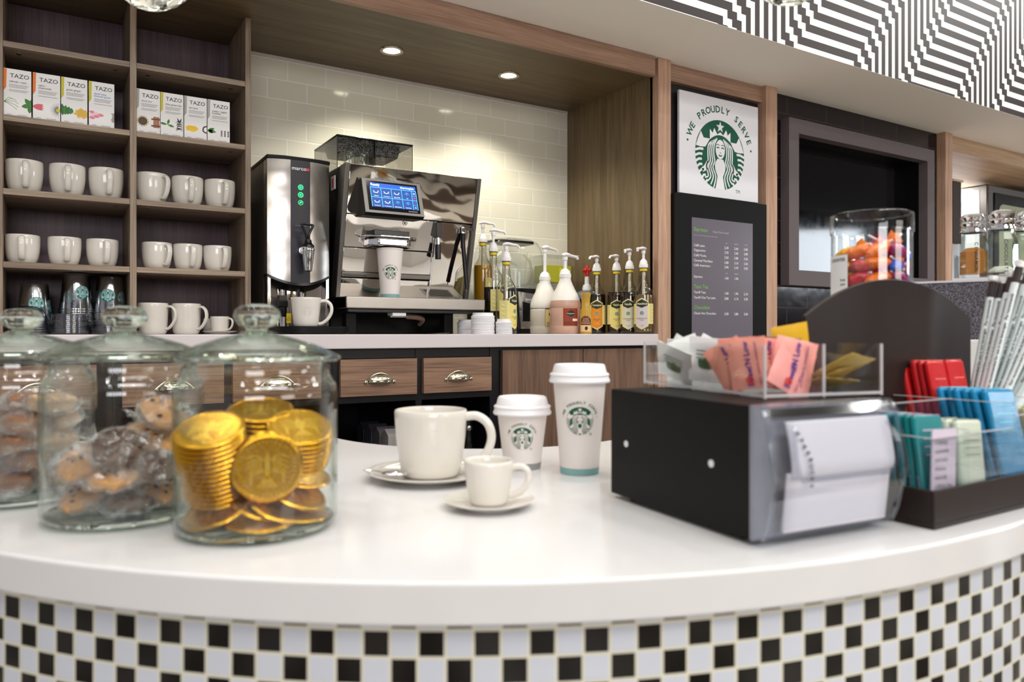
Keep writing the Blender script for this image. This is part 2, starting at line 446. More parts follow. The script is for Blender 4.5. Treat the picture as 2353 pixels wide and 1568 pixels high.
# ================================================================ THE SETTING
YW = 2.75            # tiled back wall
YF = 2.152           # front line of the posts and the back counter
XR = 1.9935          # inner face of the alcove side
ZS = E + 1.064       # underside of the plaster soffit
ZA = E + 1.0036      # underside of the alcove ceiling
ZC = E - 0.0046      # top of the back counter
ZB = 0.90            # top of the curved bar

# floor and hall shell
M['floor_tile'] = mat('floor_tiles', (190, 182, 170), 0.3)
nt_ = M['floor_tile'].node_tree; ck_ = nt_.nodes.new('ShaderNodeTexChecker'); ck_.inputs['Scale'].default_value = 2.0; ck_.inputs['Color1'].default_value = lin((212, 205, 192)); ck_.inputs['Color2'].default_value = lin((84, 70, 60))
tc_ = nt_.nodes.new('ShaderNodeTexCoord'); nt_.links.new(tc_.outputs['Object'], ck_.inputs['Vector']); nt_.links.new(ck_.outputs['Color'], nt_.nodes['Principled BSDF'].inputs['Base Color'])
b = MB(); b.box(-7, 17, -6, 4.5, -0.05, 0, M['floor_tile']); struct(b.build('floor'))
b = MB(); b.box(-7, 17, -6, 1.817, 4.2, 4.25, mat('hall_ceiling_white', (225, 222, 216), 0.8)); struct(b.build('ceiling'))
M['far_wall'] = mat('far_wall_paint', (96, 80, 68), 0.6)
b = MB(); b.box(-7, 17, -6.1, -6.0, 0, 4.2, M['far_wall'])
for i, c in enumerate([(60, 44, 36), (188, 182, 170), (92, 28, 24), (210, 196, 120), (40, 62, 84), (196, 190, 186)]):
    b.box(-6 + i * 2.4, -4.4 + i * 2.4, -6.0, -5.9, 0, 2.2, mat('far_shop_panel', c, 0.4))
struct(b.build('wall_front'))

# tiled wall of the alcove
M['tile'] = brick_mat('cream_glazed_tiles', (228, 224, 208), (222, 218, 200), (243, 240, 230), 0.1427, 0.0712, 0.0028, 0.1, 0.7345 - 0.1427 * 4, 0.9905 + E - 0.0712 * 30, bump=0.35)
b = MB(); b.box(-1.6, XR + 0.02, YW, YW + 0.1, 0.3, ZA + 0.06, M['tile']); struct(b.build('wall_back'))
# slim row of cap tiles under the alcove ceiling
b = MB(); cap = mat('cap_tile', (214, 206, 202), 0.2)
for i in range(11):
    x = 0.664 + 0.1427 * (i - 1)
    if x > XR: break
    b.box(max(x, 0.5), min(x + 0.1402, XR), YW - 0.004, YW, E + 0.9925, ZA, cap)
struct(b.build('trim_1'))
# alcove ceiling and side
b = MB(); b.box(-1.6, XR, 2.17, YW + 0.1, ZA, ZA + 0.04, M['wood_alcove_x']); struct(b.build('ceiling_alcove'))
b = MB(); b.box(XR, XR + 0.03, 2.185, YW + 0.1, 0.3, ZS, M['wood_alcove_z']); struct(b.build('wall_right'))
b = MB(); b.box(-1.6, 1.976, 2.15, 2.17, E + 0.987, ZS - 0.001, M['beam']); struct(b.build('trim_2', bevel=0.0012))
# posts
for i, (x0, x1) in enumerate(((XR, 2.0588), (2.613, 2.684), (4.026, 4.092))):
    b = MB(); b.box(x0, x1, YF, 2.20, 0.0, ZS - 0.001, M['post']); struct(b.build('trim_%d' % (3 + i), bevel=0.0015))
# header boards
b = MB(); b.box(2.0588, 2.613, 2.175, 2.20, E + 0.995, ZS - 0.001, M['beam']); struct(b.build('trim_6'))
b = MB(); b.box(4.092, 6.2, 2.18, 2.21, E + 0.984, ZS - 0.001, M['header']); struct(b.build('trim_7'))
b = MB(); b.box(4.092, 6.2, 2.21, 3.3, E + 0.984, E + 1.02, M['header']); struct(b.build('ceiling_kitchen'))
b = MB(); b.box(4.0, 6.2, 3.3, 3.4, 0, E + 1.1, mat('kitchen_wall', (196, 176, 150), 0.6)); struct(b.build('wall_kitchen'))
b = MB(); b.box(4.05, 4.092, 2.2, 3.3, 0, E + 1.0, M['header']); struct(b.build('wall_left'))
# dark recess behind the signs
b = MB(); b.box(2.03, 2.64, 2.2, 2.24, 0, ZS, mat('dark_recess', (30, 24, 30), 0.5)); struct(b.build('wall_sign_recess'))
# soffit and fascia
b = MB(); b.box(-1.6, 6.6, 1.8355, 2.9, ZS, ZS + 0.04, M['soffit']); b.box(-1.6, 6.6, 1.8145, 1.8355, ZS, ZS + .0005, M['soffit']); struct(b.build('ceiling_soffit'))

def fascia_mat():
    m = bpy.data.materials.new('black_and_white_line_pattern'); m.use_nodes = True
    nt = m.node_tree; N = nt.nodes; L = nt.links; bs = N['Principled BSDF']
    tc = N.new('ShaderNodeTexCoord'); sx = N.new('ShaderNodeSeparateXYZ'); L.new(tc.outputs['Object'], sx.inputs[0])
    def mth(op, a, b_=None, c=None, clamp=False):
        n = N.new('ShaderNodeMath'); n.operation = op; n.use_clamp = clamp
        for i, v in enumerate((a, b_, c)):
            if v is None: continue
            if isinstance(v, (int, float)): n.inputs[i].default_value = v
            else: L.new(v, n.inputs[i])
        return n.outputs[0]
    p, q, W = 0.047, 0.057, 16.05
    Xp = mth('DIVIDE', mth('SUBTRACT', sx.outputs['X'], 1.955), p)
    Zq = mth('DIVIDE', mth('SUBTRACT', sx.outputs['Z'], ZS), q)
    wv = mth('SUBTRACT', Xp, Zq)
    k = mth('FLOOR', mth('DIVIDE', wv, W)); r = mth('SUBTRACT', wv, mth('MULTIPLY', k, W))
    segs = ((0.45, 0.5), (1.4, 0.5), (6.7, 0.5), (7.65, 0.5), (8.65, 7.35))   # where the lines run sideways
    tot = sum(s[1] for s in segs)
    h = mth('MULTIPLY', k, tot)
    for a, l in segs:
        h = mth('ADD', h, mth('MINIMUM', mth('MAXIMUM', mth('SUBTRACT', r, a), 0.0), l))
    ph = mth('FRACT', mth('SUBTRACT', Xp, h))
    bw = mth('LESS_THAN', ph, 0.54)
    mx = N.new('ShaderNodeMix'); mx.data_type = 'RGBA'; mx.inputs['A'].default_value = lin((236, 234, 228)); mx.inputs['B'].default_value = lin((38, 28, 28))
    L.new(bw, mx.inputs['Factor']); L.new(mx.outputs['Result'], bs.inputs['Base Color']); bs.inputs['Roughness'].default_value = 0.55
    return m
M['pattern'] = fascia_mat()
b = MB(); b.box(-1.6, 6.6, 1.815, 1.835, ZS + .0005, 4.2, M['pattern']); struct(b.build('wall_fascia'))
b = MB(); b.box(-4, 16, -2.6, -2.57, 2.95, 4.2, M['pattern']); struct(b.build('wall_opposite_fascia'))

# black tiled wall of the screen bay with an opening for the screen
M['black_tile'] = brick_mat('black_glazed_tiles', (22, 16, 20), (26, 19, 24), (58, 48, 52), 0.284, 0.0965, 0.003, 0.12, 0.11, E + 0.982 - 0.0965 * 20, bump=0.4)
b = MB()
X0, X1, ZL, ZT = 2.80, 3.88, E + 0.24, E + 0.92
b.box(2.684, X0, 2.2, 2.22, 0, ZS, M['black_tile']); b.box(X1, 4.026, 2.2, 2.22, 0, ZS, M['black_tile'])
b.box(X0, X1, 2.2, 2.22, 0, ZL, M['black_tile']); b.box(X0, X1, 2.2, 2.22, ZT, ZS, M['black_tile'])
struct(b.build('wall_screen_bay', smooth=False))

# ================================================================ BACK COUNTER
b = MB(); b.box(-1.6, XR, YF, YW - 0.002, ZC - 0.044, ZC, M['quartz_grey'])
tag(b.build('worktop', bevel=0.003), 'long pale quartz worktop carrying the coffee machines and syrup bottles', 'worktop')

# cabinets under the counter
def handle(parent, x, z, y):
    h = MB(); wd, hh, d = 0.043, 0.024, 0.017
    # cup pull: half dome open below
    rows = []
    for j in range(9):
        ph = j / 8 * PI / 2
        rows.append([( x - wd * math.cos(PI * i / 16) * math.cos(ph) ** 0.6 if False else x - wd * 0.88 * math.cos(PI * i / 16) * (1 - 0.0 * j), y - d * math.sin(PI * i / 16) * math.cos(ph), z - 0.008 + hh * math.sin(ph) * math.sin(PI * i / 16) ** 0.55) for i in range(17)])
    v = [p for r_ in rows for p in r_]
    f = [(j * 17 + i, j * 17 + i + 1, (j + 1) * 17 + i + 1, (j + 1) * 17 + i) for j in range(8) for i in range(16)]
    h.add(v, f, M['brass'])
    pts = [(x - wd - 0.004, y - .0015, z - 0.006), (x - wd * .8, y - .002, z + 0.006), (x - wd * .45, y - .002, z + hh * .68), (x, y - .002, z + hh * .86), (x + wd * .45, y - .002, z + hh * .68), (x + wd * .8, y - .002, z + 0.006), (x + wd + 0.004, y - .0015, z - 0.006)]
    h.tube(smoothpts(pts, 4), 0.004, M['brass'], 8, r2=0.002, ref=(0, 0, 1))
    for s in (-1, 1): h.ell((x + s * (wd + 0.003), y - .002, z - 0.006), (.006, .003, .006), M['brass']); h.ell((x + s * (wd + 0.003), y - .005, z - 0.006), (.0028, .002, .0028), M['frame_steel'])
    o = h.build('handle', parent); s = o.modifiers.new('s', 'SOLIDIFY'); s.thickness = 0.0012
    return o
def drawer_unit(x0, label):
    t = thing('drawer_cabinet', label, 'cabinet', (0, 0, 0), 0, 'black framed drawer cabinets under the worktop')
    b = MB(); y0, y1, m = 2.185, 2.72, M['black']
    xs = [x0, x0 + 0.02, x0 + 0.272, x0 + 0.293, x0 + 0.545, x0 + 0.58]
    b.box(xs[0], xs[1], y0, y1, 0.1, ZC - 0.046); b.box(xs[4], xs[5], y0, y1, 0.1, ZC - 0.046)
    b.box(xs[2], xs[3], y0, y1, 0.1, ZC - 0.046)
    for a, c in ((1, 2), (3, 4)):
        b.box(xs[a], xs[c], y0 + .003, y1, E - 0.079, ZC - 0.046); b.box(xs[a], xs[c], y0, y1, E - 0.215, E - 0.195)
        b.box(xs[a], xs[c], y0, y1, E - 0.52, E - 0.50)
    b.box(xs[0], xs[5], y1, y1 + .012, 0.1, ZC - 0.046)
    b.mats = [m]; b.build('frame', t)
    for a in (1, 3):
        d = MB(); d.box(xs[a] + .001, xs[a] + .251, y0 - 0.015, y1 - 0.15, E - 0.194, E - 0.081, M['drawer_wood'])
        o = d.build('drawer', t, bevel=0.001)
        handle(o, xs[a] + .126, E - 0.146, y0 - 0.0155)
    return t
drawer_unit(0.716, 'black framed cabinet with two oak drawers and brass cup handles, behind the large mug')
drawer_unit(0.135, 'black framed drawer cabinet behind the two left glass jars')
drawer_unit(-0.446, 'black framed drawer cabinet at the far left, behind the leftmost glass jar')
t = thing('door_cabinet', 'brown oak cabinet with two plain doors behind the paper cups', 'cabinet', (0, 0, 0))
b = MB(); b.box(1.298, XR, 2.19, 2.72, 0.1, ZC - 0.046, M['black']); b.build('carcass', t)
for a, c in ((1.304, 1.6435), (1.6465, 1.986)):
    d = MB(); d.box(a, c, 2.17, 2.189, 0.12, E - 0.0595, M['door_wood']); d.build('cabinet_door', t, bevel=0.001)
# milk cartons and the pitcher on the open shelf
zsh = E - 0.50
def carton(x, y, label, col, txt):
    t = thing('milk_carton', label, 'carton', (x, y, zsh), 0, 'cartons on the open shelf')
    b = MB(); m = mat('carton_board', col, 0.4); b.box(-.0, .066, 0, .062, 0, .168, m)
    b.prism([(0, .168), (.062, .168), (.031, .188)], 0, .066, 'X', m); b.prism([(.031, .186), (.045, .175), (.043, .171)], 0, .066, 'X', m)
    b.build('carton_body', t, bevel=0.001)
    k = MB()
    for i, s in enumerate(txt): put2d(k, text_geo(s, 0.0135, 'LEFT'), M['dark_ink'], flat((.010, -.0006, .128 - i * .017), (1, 0, 0), (0, 0, 1)))
    k.build('carton_text', t)
y0 = 2.24
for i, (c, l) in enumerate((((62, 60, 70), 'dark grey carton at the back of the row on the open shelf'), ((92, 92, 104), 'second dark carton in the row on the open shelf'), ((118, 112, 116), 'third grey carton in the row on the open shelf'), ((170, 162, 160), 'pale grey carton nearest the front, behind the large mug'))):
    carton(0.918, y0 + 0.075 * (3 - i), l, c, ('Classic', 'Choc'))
t = thing('glass_pitcher', 'tall clear glass pitcher seen through the large mug handle', 'pitcher', (1.222, 2.262, zsh), 0)
b = MB(); b.lathe([(0, 0), (.026, .0), (.028, .01), (.027, .09), (.016, .14), (.014, .18), (.0165, .205), (.0145, .205), (.012, .18), (.013, .14), (.024, .09), (.025, .015), (0, .012)], 32, M['glass_clear']); b.build('pitcher_body', t)
b = MB(); b.lathe([(.0145, .165), (.0160, .168), (.0160, .176), (.0145, .180)], 32, M['chrome']); b.build('collar', t)

# ================================================================ WALL SHELVING
t = thing('shelving_unit', 'oak wall shelving with two bays of five shelves holding tea and mugs', 'shelving', (0, 0, 0))
ys, yb = 2.46, 2.735
CB = ((-0.1125, 0.197), (0.2146, 0.5242))
for a, c in ((-0.1305, -0.1125), (0.197, 0.2146), (0.5242, 0.5414)):
    b = MB(); b.box(a, c, ys, yb, ZC + 0.0005, ZA - 0.001, M['wood_z']); b.build('upright', t, bevel=0.0008)
for x0, x1 in CB:
    for z in (.7995, .5975, .3955, .1950):
        b = MB(); b.box(x0, x1, ys + .002, yb, E + z - .0165, E + z, M['wood_x']); 
        o = b.build('shelf', t, bevel=0.0008)
        k = MB()
        for xx in (x0 + .035, x1 - .035): k.lathe([(0, -.0012), (.0065, -.0012), (.0065, 0), (0, 0)], 16, M['brass'], Matrix.Translation((xx, ys + .05, E + z - .0166)))
        k.build('shelf_pin', o)
b = MB(); b.box(-0.1305, 0.5414, yb, yb + .012, ZC + .0005, ZA - .001, M['wood_dark_z']); b.build('back_panel', t)

# downlights in the alcove ceiling
M['lamp'] = mat('downlight_glow', (255, 250, 225), 0.4, emit=(255, 246, 214), es=14)
for x, l in ((1.0285, 'round recessed downlight over the coffee machine'), (1.515, 'round recessed downlight over the syrup bottles')):
    t = thing('downlight', l, 'ceiling light', (x, 2.478, ZA - 0.0005), 0, 'downlights in the alcove ceiling')
    b = MB(); b.lathe([(.029, .0), (.030, -.003), (.041, -.004), (.0425, -.001), (.0425, 0)], 48, M['brass']); b.build('trim_ring', t)
    b = MB(); b.lathe([(0, -.0015), (.029, -.0015), (.029, 0), (0, 0)], 32, M['lamp']); b.build('diffuser', t)
    l_ = bpy.data.lights.new('downlight_beam', 'SPOT'); l_.energy = 19; l_.spot_size = math.radians(125); l_.spot_blend = 0.6; l_.shadow_soft_size = 0.025; l_.color = (1, .95, .80)
    o = bpy.data.objects.new('downlight_beam', l_); COL.objects.link(o); o.location = (x, 2.478, ZA - 0.01)

# pendant glass globes above the bar
def pendant(x, y, z, label):
    t = thing('glass_pendant', label, 'pendant lamp', (x, y, z), 0, 'glass pendants over the bar')
    b = MB(); n = 12
    prof = [(0.0, -.075), (.03, -.069), (.055, -.052), (.072, -.025), (.076, 0), (.07, .03), (.05, .055), (.02, .07)]
    b.lathe(prof, n, M['clear_solid']); b.lathe([(r * .93, zz * .93) for r, zz in prof], n, M['clear_solid']); b.build('shade', t, ang=5)
    b = MB(); b.ell((0, 0, .01), (.018, .018, .026), M['lamp']); b.build('bulb', t)
    b = MB(); b.tube([(0, 0, .07), (0, 0, 4.2 - z)], .003, M['black'], 6); b.lathe([(0, .066), (.022, .066), (.022, .09), (0, .09)], 16, M['chrome']); b.build('cord', t)
px, py = dpt(343, 1.25); pendant(px, py, E + (765 - 14) / FPX * 1.25 + .072, 'faceted clear glass pendant hanging in front of the left shelving')
px, py = dpt(1820, 1.15); pendant(px, py, E + (765 - 2) / FPX * 1.15 + .073, 'faceted clear glass pendant hanging before the striped fascia')
# ================================================================ MUGS AND CUPS
def mug(name, label, loc, rotz, prof, hpath, hr, group=None, emb=None, cat='mug', hr2=None, embR=.016, embz=None):
    t = thing(name, label, cat, loc, rotz, group)
    b = MB(); b.lathe(prof, 56, M['ceramic']); b.build('cup_body', t)
    b = MB(); b.tube(smoothpts(hpath, 5), hr, M['ceramic'], 14, ref=(0, 1, 0), r2=hr2); b.build('handle', t)
    if emb is not None:
        b = MB(); R = prof[emb[2]][0] if False else emb[1]
        emblem(b, embR, lambda off: around(R, embz, emb[0], off + .0001, emb[2]), M['ceramic_relief'], M['ceramic'], 'WE PROUDLY SERVE', dots=False)
        b.build('relief_emblem', t)
    return t
M['ceramic_relief'] = mat('ceramic_relief', (214, 206, 196), 0.2)
def cprof(rt, rb, h, belly=None, th=.0035, foot=.002, soft=.012):
    """mug profile: foot, rounded lower corner, wall, rounded rim, inside"""
    p = [(0, foot), (rb * .8, foot), (rb * .82, 0), (rb * .95, 0), (rb, .002)]
    bl = belly or [(0.25, rb + (rt - rb) * .55), (0.5, rb + (rt - rb) * .85), (0.8, rt * .995)]
    p += [(r, h * f) for f, r in bl]
    p += [(rt, h - .002), (rt - .0008, h - .0005), (rt - th / 2, h), (rt - th + .0006, h - .0008), (rt - th, h - .003)]
    p += [(r - th, max(h * f, .008)) for f, r in bl[::-1]] + [(rb * .6, .006), (0, .006)]
    return p
# big rounded mugs (third shelf), medium mugs (fourth shelf)
big = [(0.06, .0372), (0.2, .0415), (0.4, .0447), (0.62, .0463), (.85, .0466)]
big_prof = cprof(.0462, .034, .0905, big)
big_h = [(.0445, 0, .079), (.058, 0, .080), (.0655, 0, .070), (.066, 0, .052), (.060, 0, .030), (.050, 0, .014), (.0425, 0, .016)]
med_prof = cprof(.0428, .031, .081, [(a, r * .925) for a, r in big])
med_h = [(x * .925, y, z * .9) for x, y, z in big_h]
def shelfmugs(rows, prof, hp, ys, z, group, word):
    proto = None
    for px, off, lab in rows:
        x = ax(px, ys); rz = facing(x, ys) + off
        if proto is None:
            proto = mug('mug', lab, (x, ys, z), rz, prof, hp, .0080, group, hr2=.0042); first = True
        else: dup(proto, (x, ys, z), rz, lab, group)
    return proto
G3 = 'large rounded mugs on the upper mug shelf'
shelfmugs([(56, .05, 'large rounded white mug, leftmost on the upper mug shelf'),
           (155, .02, 'large rounded white mug, middle of the left three on the upper mug shelf'),
           (244, .15, 'large rounded white mug beside the divider, rightmost of the upper left three'),
           (348.5, .75, 'large rounded white mug touching the divider, handle turned right, upper mug shelf'),
           (430.5, .20, 'large rounded white mug, middle of the right three on the upper mug shelf'),
           (505, .32, 'large rounded white mug, rightmost on the upper mug shelf')], big_prof, big_h, 2.53, E + .3957, G3, '')
G4 = 'medium rounded mugs on the lower mug shelf'
shelfmugs([(52, -.05, 'medium rounded white mug, leftmost on the lower mug shelf'),
           (148.5, .12, 'medium rounded white mug, middle of the left three on the lower mug shelf'),
           (235.5, .22, 'medium rounded white mug, right of the left three on the lower mug shelf'),
           (360.5, .62, 'medium rounded white mug, left of the right three on the lower mug shelf'),
           (431.5, .28, 'medium rounded white mug, middle of the right three on the lower mug shelf'),
           (499.5, .42, 'medium rounded white mug, rightmost on the lower mug shelf')], med_prof, med_h, 2.53, E + .1952, G4, '')
# tall straight mugs on the worktop inside the shelving
tallp = cprof(.0435, .036, .096, [(0.08, .0395), (.25, .0408), (.6, .0425), (.9, .0435)])
tallh = [(.041, 0, .084), (.056, 0, .085), (.068, 0, .072), (.069, 0, .050), (.058, 0, .028), (.045, 0, .016), (.040, 0, .018)]
shelfmugs([(352, 1.12, 'tall straight white mug beside the divider under the lower mug shelf'),
           (428, 1.0, 'tall straight white mug next to the espresso cup under the lower mug shelf')], tallp, tallh, 2.55, ZC + .0005, 'tall mugs on the worktop under the shelves', '')
def saucer(name, label, loc, r, h=.012, group=None, well=.4):
    b = MB()
    prof = [(0, .003), (r * .50, .003), (r * .52, 0), (r * .58, 0), (r * .6, .002), (r * .85, h * .55), (r * .98, h * .85), (r, h * .97), (r * .985, h), (r * .84, h * .72), (r * .62, .0055), (r * well, .0048), (r * well * .96, .004), (0, .004)]
    b.lathe(prof, 72, M['ceramic']); o = b.build(name, None, loc); return tag(o, label, 'saucer', group)
espp = cprof(.0300, .0235, .052, [(0.08, .0258), (.3, .0272), (.7, .0293), (.9, .0299)], th=.003)
esph = [(.029, 0, .044), (.040, 0, .045), (.047, 0, .036), (.045, 0, .022), (.036, 0, .011), (.026, 0, .010)]
xs = ax(503, 2.56); saucer('saucer', 'small white saucer under the espresso cup inside the shelving', (xs, 2.545, ZC + .0005), .054, .010)
mug('espresso_cup', 'small white espresso cup on a saucer, inside the shelving', (xs, 2.545, ZC + .005), facing(xs, 2.55) + .95, espp, esph, .0045, 'espresso cups inside the shelving', cat='cup', hr2=.003)
xs = ax(487, 2.66); mug('espresso_cup', 'small white espresso cup half hidden behind another, inside the shelving', (xs, 2.665, ZC + .0005), 1.6, espp, esph, .003, 'espresso cups inside the shelving', cat='cup', hr2=.0045)

# ---------------------------------------------------------------- upturned clear cups
def clear_cup(label, loc, rotz, group):
    t = thing('clear_cup', label, 'plastic cup', loc, rotz, group)
    b = MB(); b.lathe([(.0465, 0), (.0475, .002), (.0465, .005), (.0448, .005), (.043, .02), (.034, .106), (.0325, .109), (0, .109)], 36, M['cup_plastic']); b.build('cup_wall', t)
    b = MB(); emblem(b, .0195, lambda off: around(.0395, .052, 0, off + .0004, -.105, flip=True), M['green_teal'], M['white_teal_ink'], eps=.0001)
    b.build('logo', t)
    return t
Y = 2.56
cc = None
for px, n, word, a in ((80, 6, 'left', .1), (175, 11, 'middle', .42), (252, 10, 'right', -.12)):
    x = ax(px, Y); g = '%s stack of upturned clear cups in the lower left bay' % word
    for k in range(n):
        where = 'topmost cup' if k == n - 1 else ('bottom cup' if k == 0 else 'cup nested inside')
        lab = 'clear plastic cup with green emblem, %s the %s upturned stack' % ('topmost of' if k == n - 1 else 'nested inside', word)
        rz = facing(x, Y) + a + (k * 2.1 if k < n - 2 else 0) + (0 if k >= n - 1 else 1.15)
        if cc is None: cc = clear_cup(lab, (x, Y, ZC + .001), rz, g)
        else: dup(cc, (x, Y, ZC + .001 + .0070 * k), rz, lab, g)
# dome lids
def dome(label, loc, group):
    b = MB(); b.lathe([(.0485, 0), (.049, .004), (.046, .006), (.0455, .010), (.043, .024), (.034, .036), (.020, .043), (.012, .044)], 32, M['cup_plastic'])
    return tag(b.build('dome_lid', None, loc), label, 'cup lid', group)
def flatlid(label, loc, group):
    b = MB(); pr = []
    for i in range(4): pr += [(.046, .001 + i * .0032), (.0475, .0026 + i * .0032)]
    pr += [(.044, .0135), (.040, .0125), (0, .0125)]
    b.lathe(pr, 48, M['cup_plastic']); return tag(b.build('flat_lid', None, loc), label, 'cup lid', group)
for px, yy, n, word in ((166, 2.49, 9, 'stacked flat lids in front of the middle cup stack'), (268, 2.5, 6, 'stacked flat lids in front of the right cup stack')):
    p = None; x = ax(px, yy) - (.012 if px > 200 else 0)
    for k in range(n):
        lab = 'clear ridged lid, %s the %s' % ('topmost of' if k == n - 1 else 'inside', word)
        if p is None: p = flatlid(lab, (x - .006, yy + .002, ZC + .001), word)
        else: dup(p, (x - .006 + .0008 * math.sin(k * 2), yy + .002, ZC + .001 + .0056 * k), 0, lab, word)
for px, yy, word in ((64, 2.485, 'left'),):
    p = None; x = ax(px, yy)
    for k in range(6):
        lab = 'clear dome lid, %s the pile before the left cup stack' % ('topmost of' if k == 5 else 'inside'); g = 'dome lids before the left cup stack'
        if p is None: p = dome(lab, (x, yy, ZC + .001), g)
        else: dup(p, (x, yy, ZC + .001 + .007 * k), 0, lab, g)

# ---------------------------------------------------------------- tea boxes
OR, YG = (232, 120, 40), (198, 190, 40); SL = (170, 165, 160)
boxes = [(7.7, 72.7, 'refresh™ mint'.replace('™', '~'), OR, 'orange edged tea box with mint leaves, leftmost on the tea shelf', 'mint', (70, 66, 66)),
         (75.3, 139, 'calm~|chamomile', OR, 'orange edged tea box with a pink petal and a daisy, second on the tea shelf', 'daisy', (70, 66, 66)),
         (140.3, 201.5, 'green ginger', YG, 'yellow edged tea box with green leaves and ginger, third on the tea shelf', 'ginger', (90, 86, 80)),
         (204, 263.3, 'decaf lotus|blossom green', YG, 'yellow edged tea box with pink lotus petals, beside the divider', 'lotus', (60, 130, 200)),
         (313.8, 368.6, 'decaf chai', SL, 'grey edged tea box with cloves and cinnamon sticks, first in the right bay', 'chai', (60, 130, 200)),
         (369, 422, 'china green tips', YG, 'yellow edged tea box with black curled tea leaves, second in the right bay', 'tips', (70, 66, 66)),
         (423.5, 475.8, 'earl grey', SL, 'grey edged tea box with a yellow blossom, third in the right bay', 'grey', (70, 66, 66)),
         (477, 528.6, 'awake™ english|breakfast'.replace('™', '~'), SL, 'grey edged tea box with a green leaf and black tea, rightmost on the tea shelf', 'awake', (70, 66, 66))]
CM = {}
def cm(rgb, rough=.5):
    k = (rgb, rough)
    if k not in CM: CM[k] = mat('print_%d_%d_%d' % rgb, rgb, rough)
    return CM[k]
def leaf2d(x, y, a, l, w, n=8):
    pts = []
    for i in range(n + 1): s = i / n; pts.append((s * l, w * math.sin(PI * s)))
    for i in range(n - 1, 0, -1): s = i / n; pts.append((s * l, -w * math.sin(PI * s)))
    c, s_ = math.cos(a), math.sin(a)
    P = [(x + p[0] * c - p[1] * s_, y + p[0] * s_ + p[1] * c) for p in pts]
    return P, [tuple(range(len(P)))]
def clipx(geo, x0, x1):
    v, f = geo; return [(min(max(x, x0), x1), y) for x, y in v], f
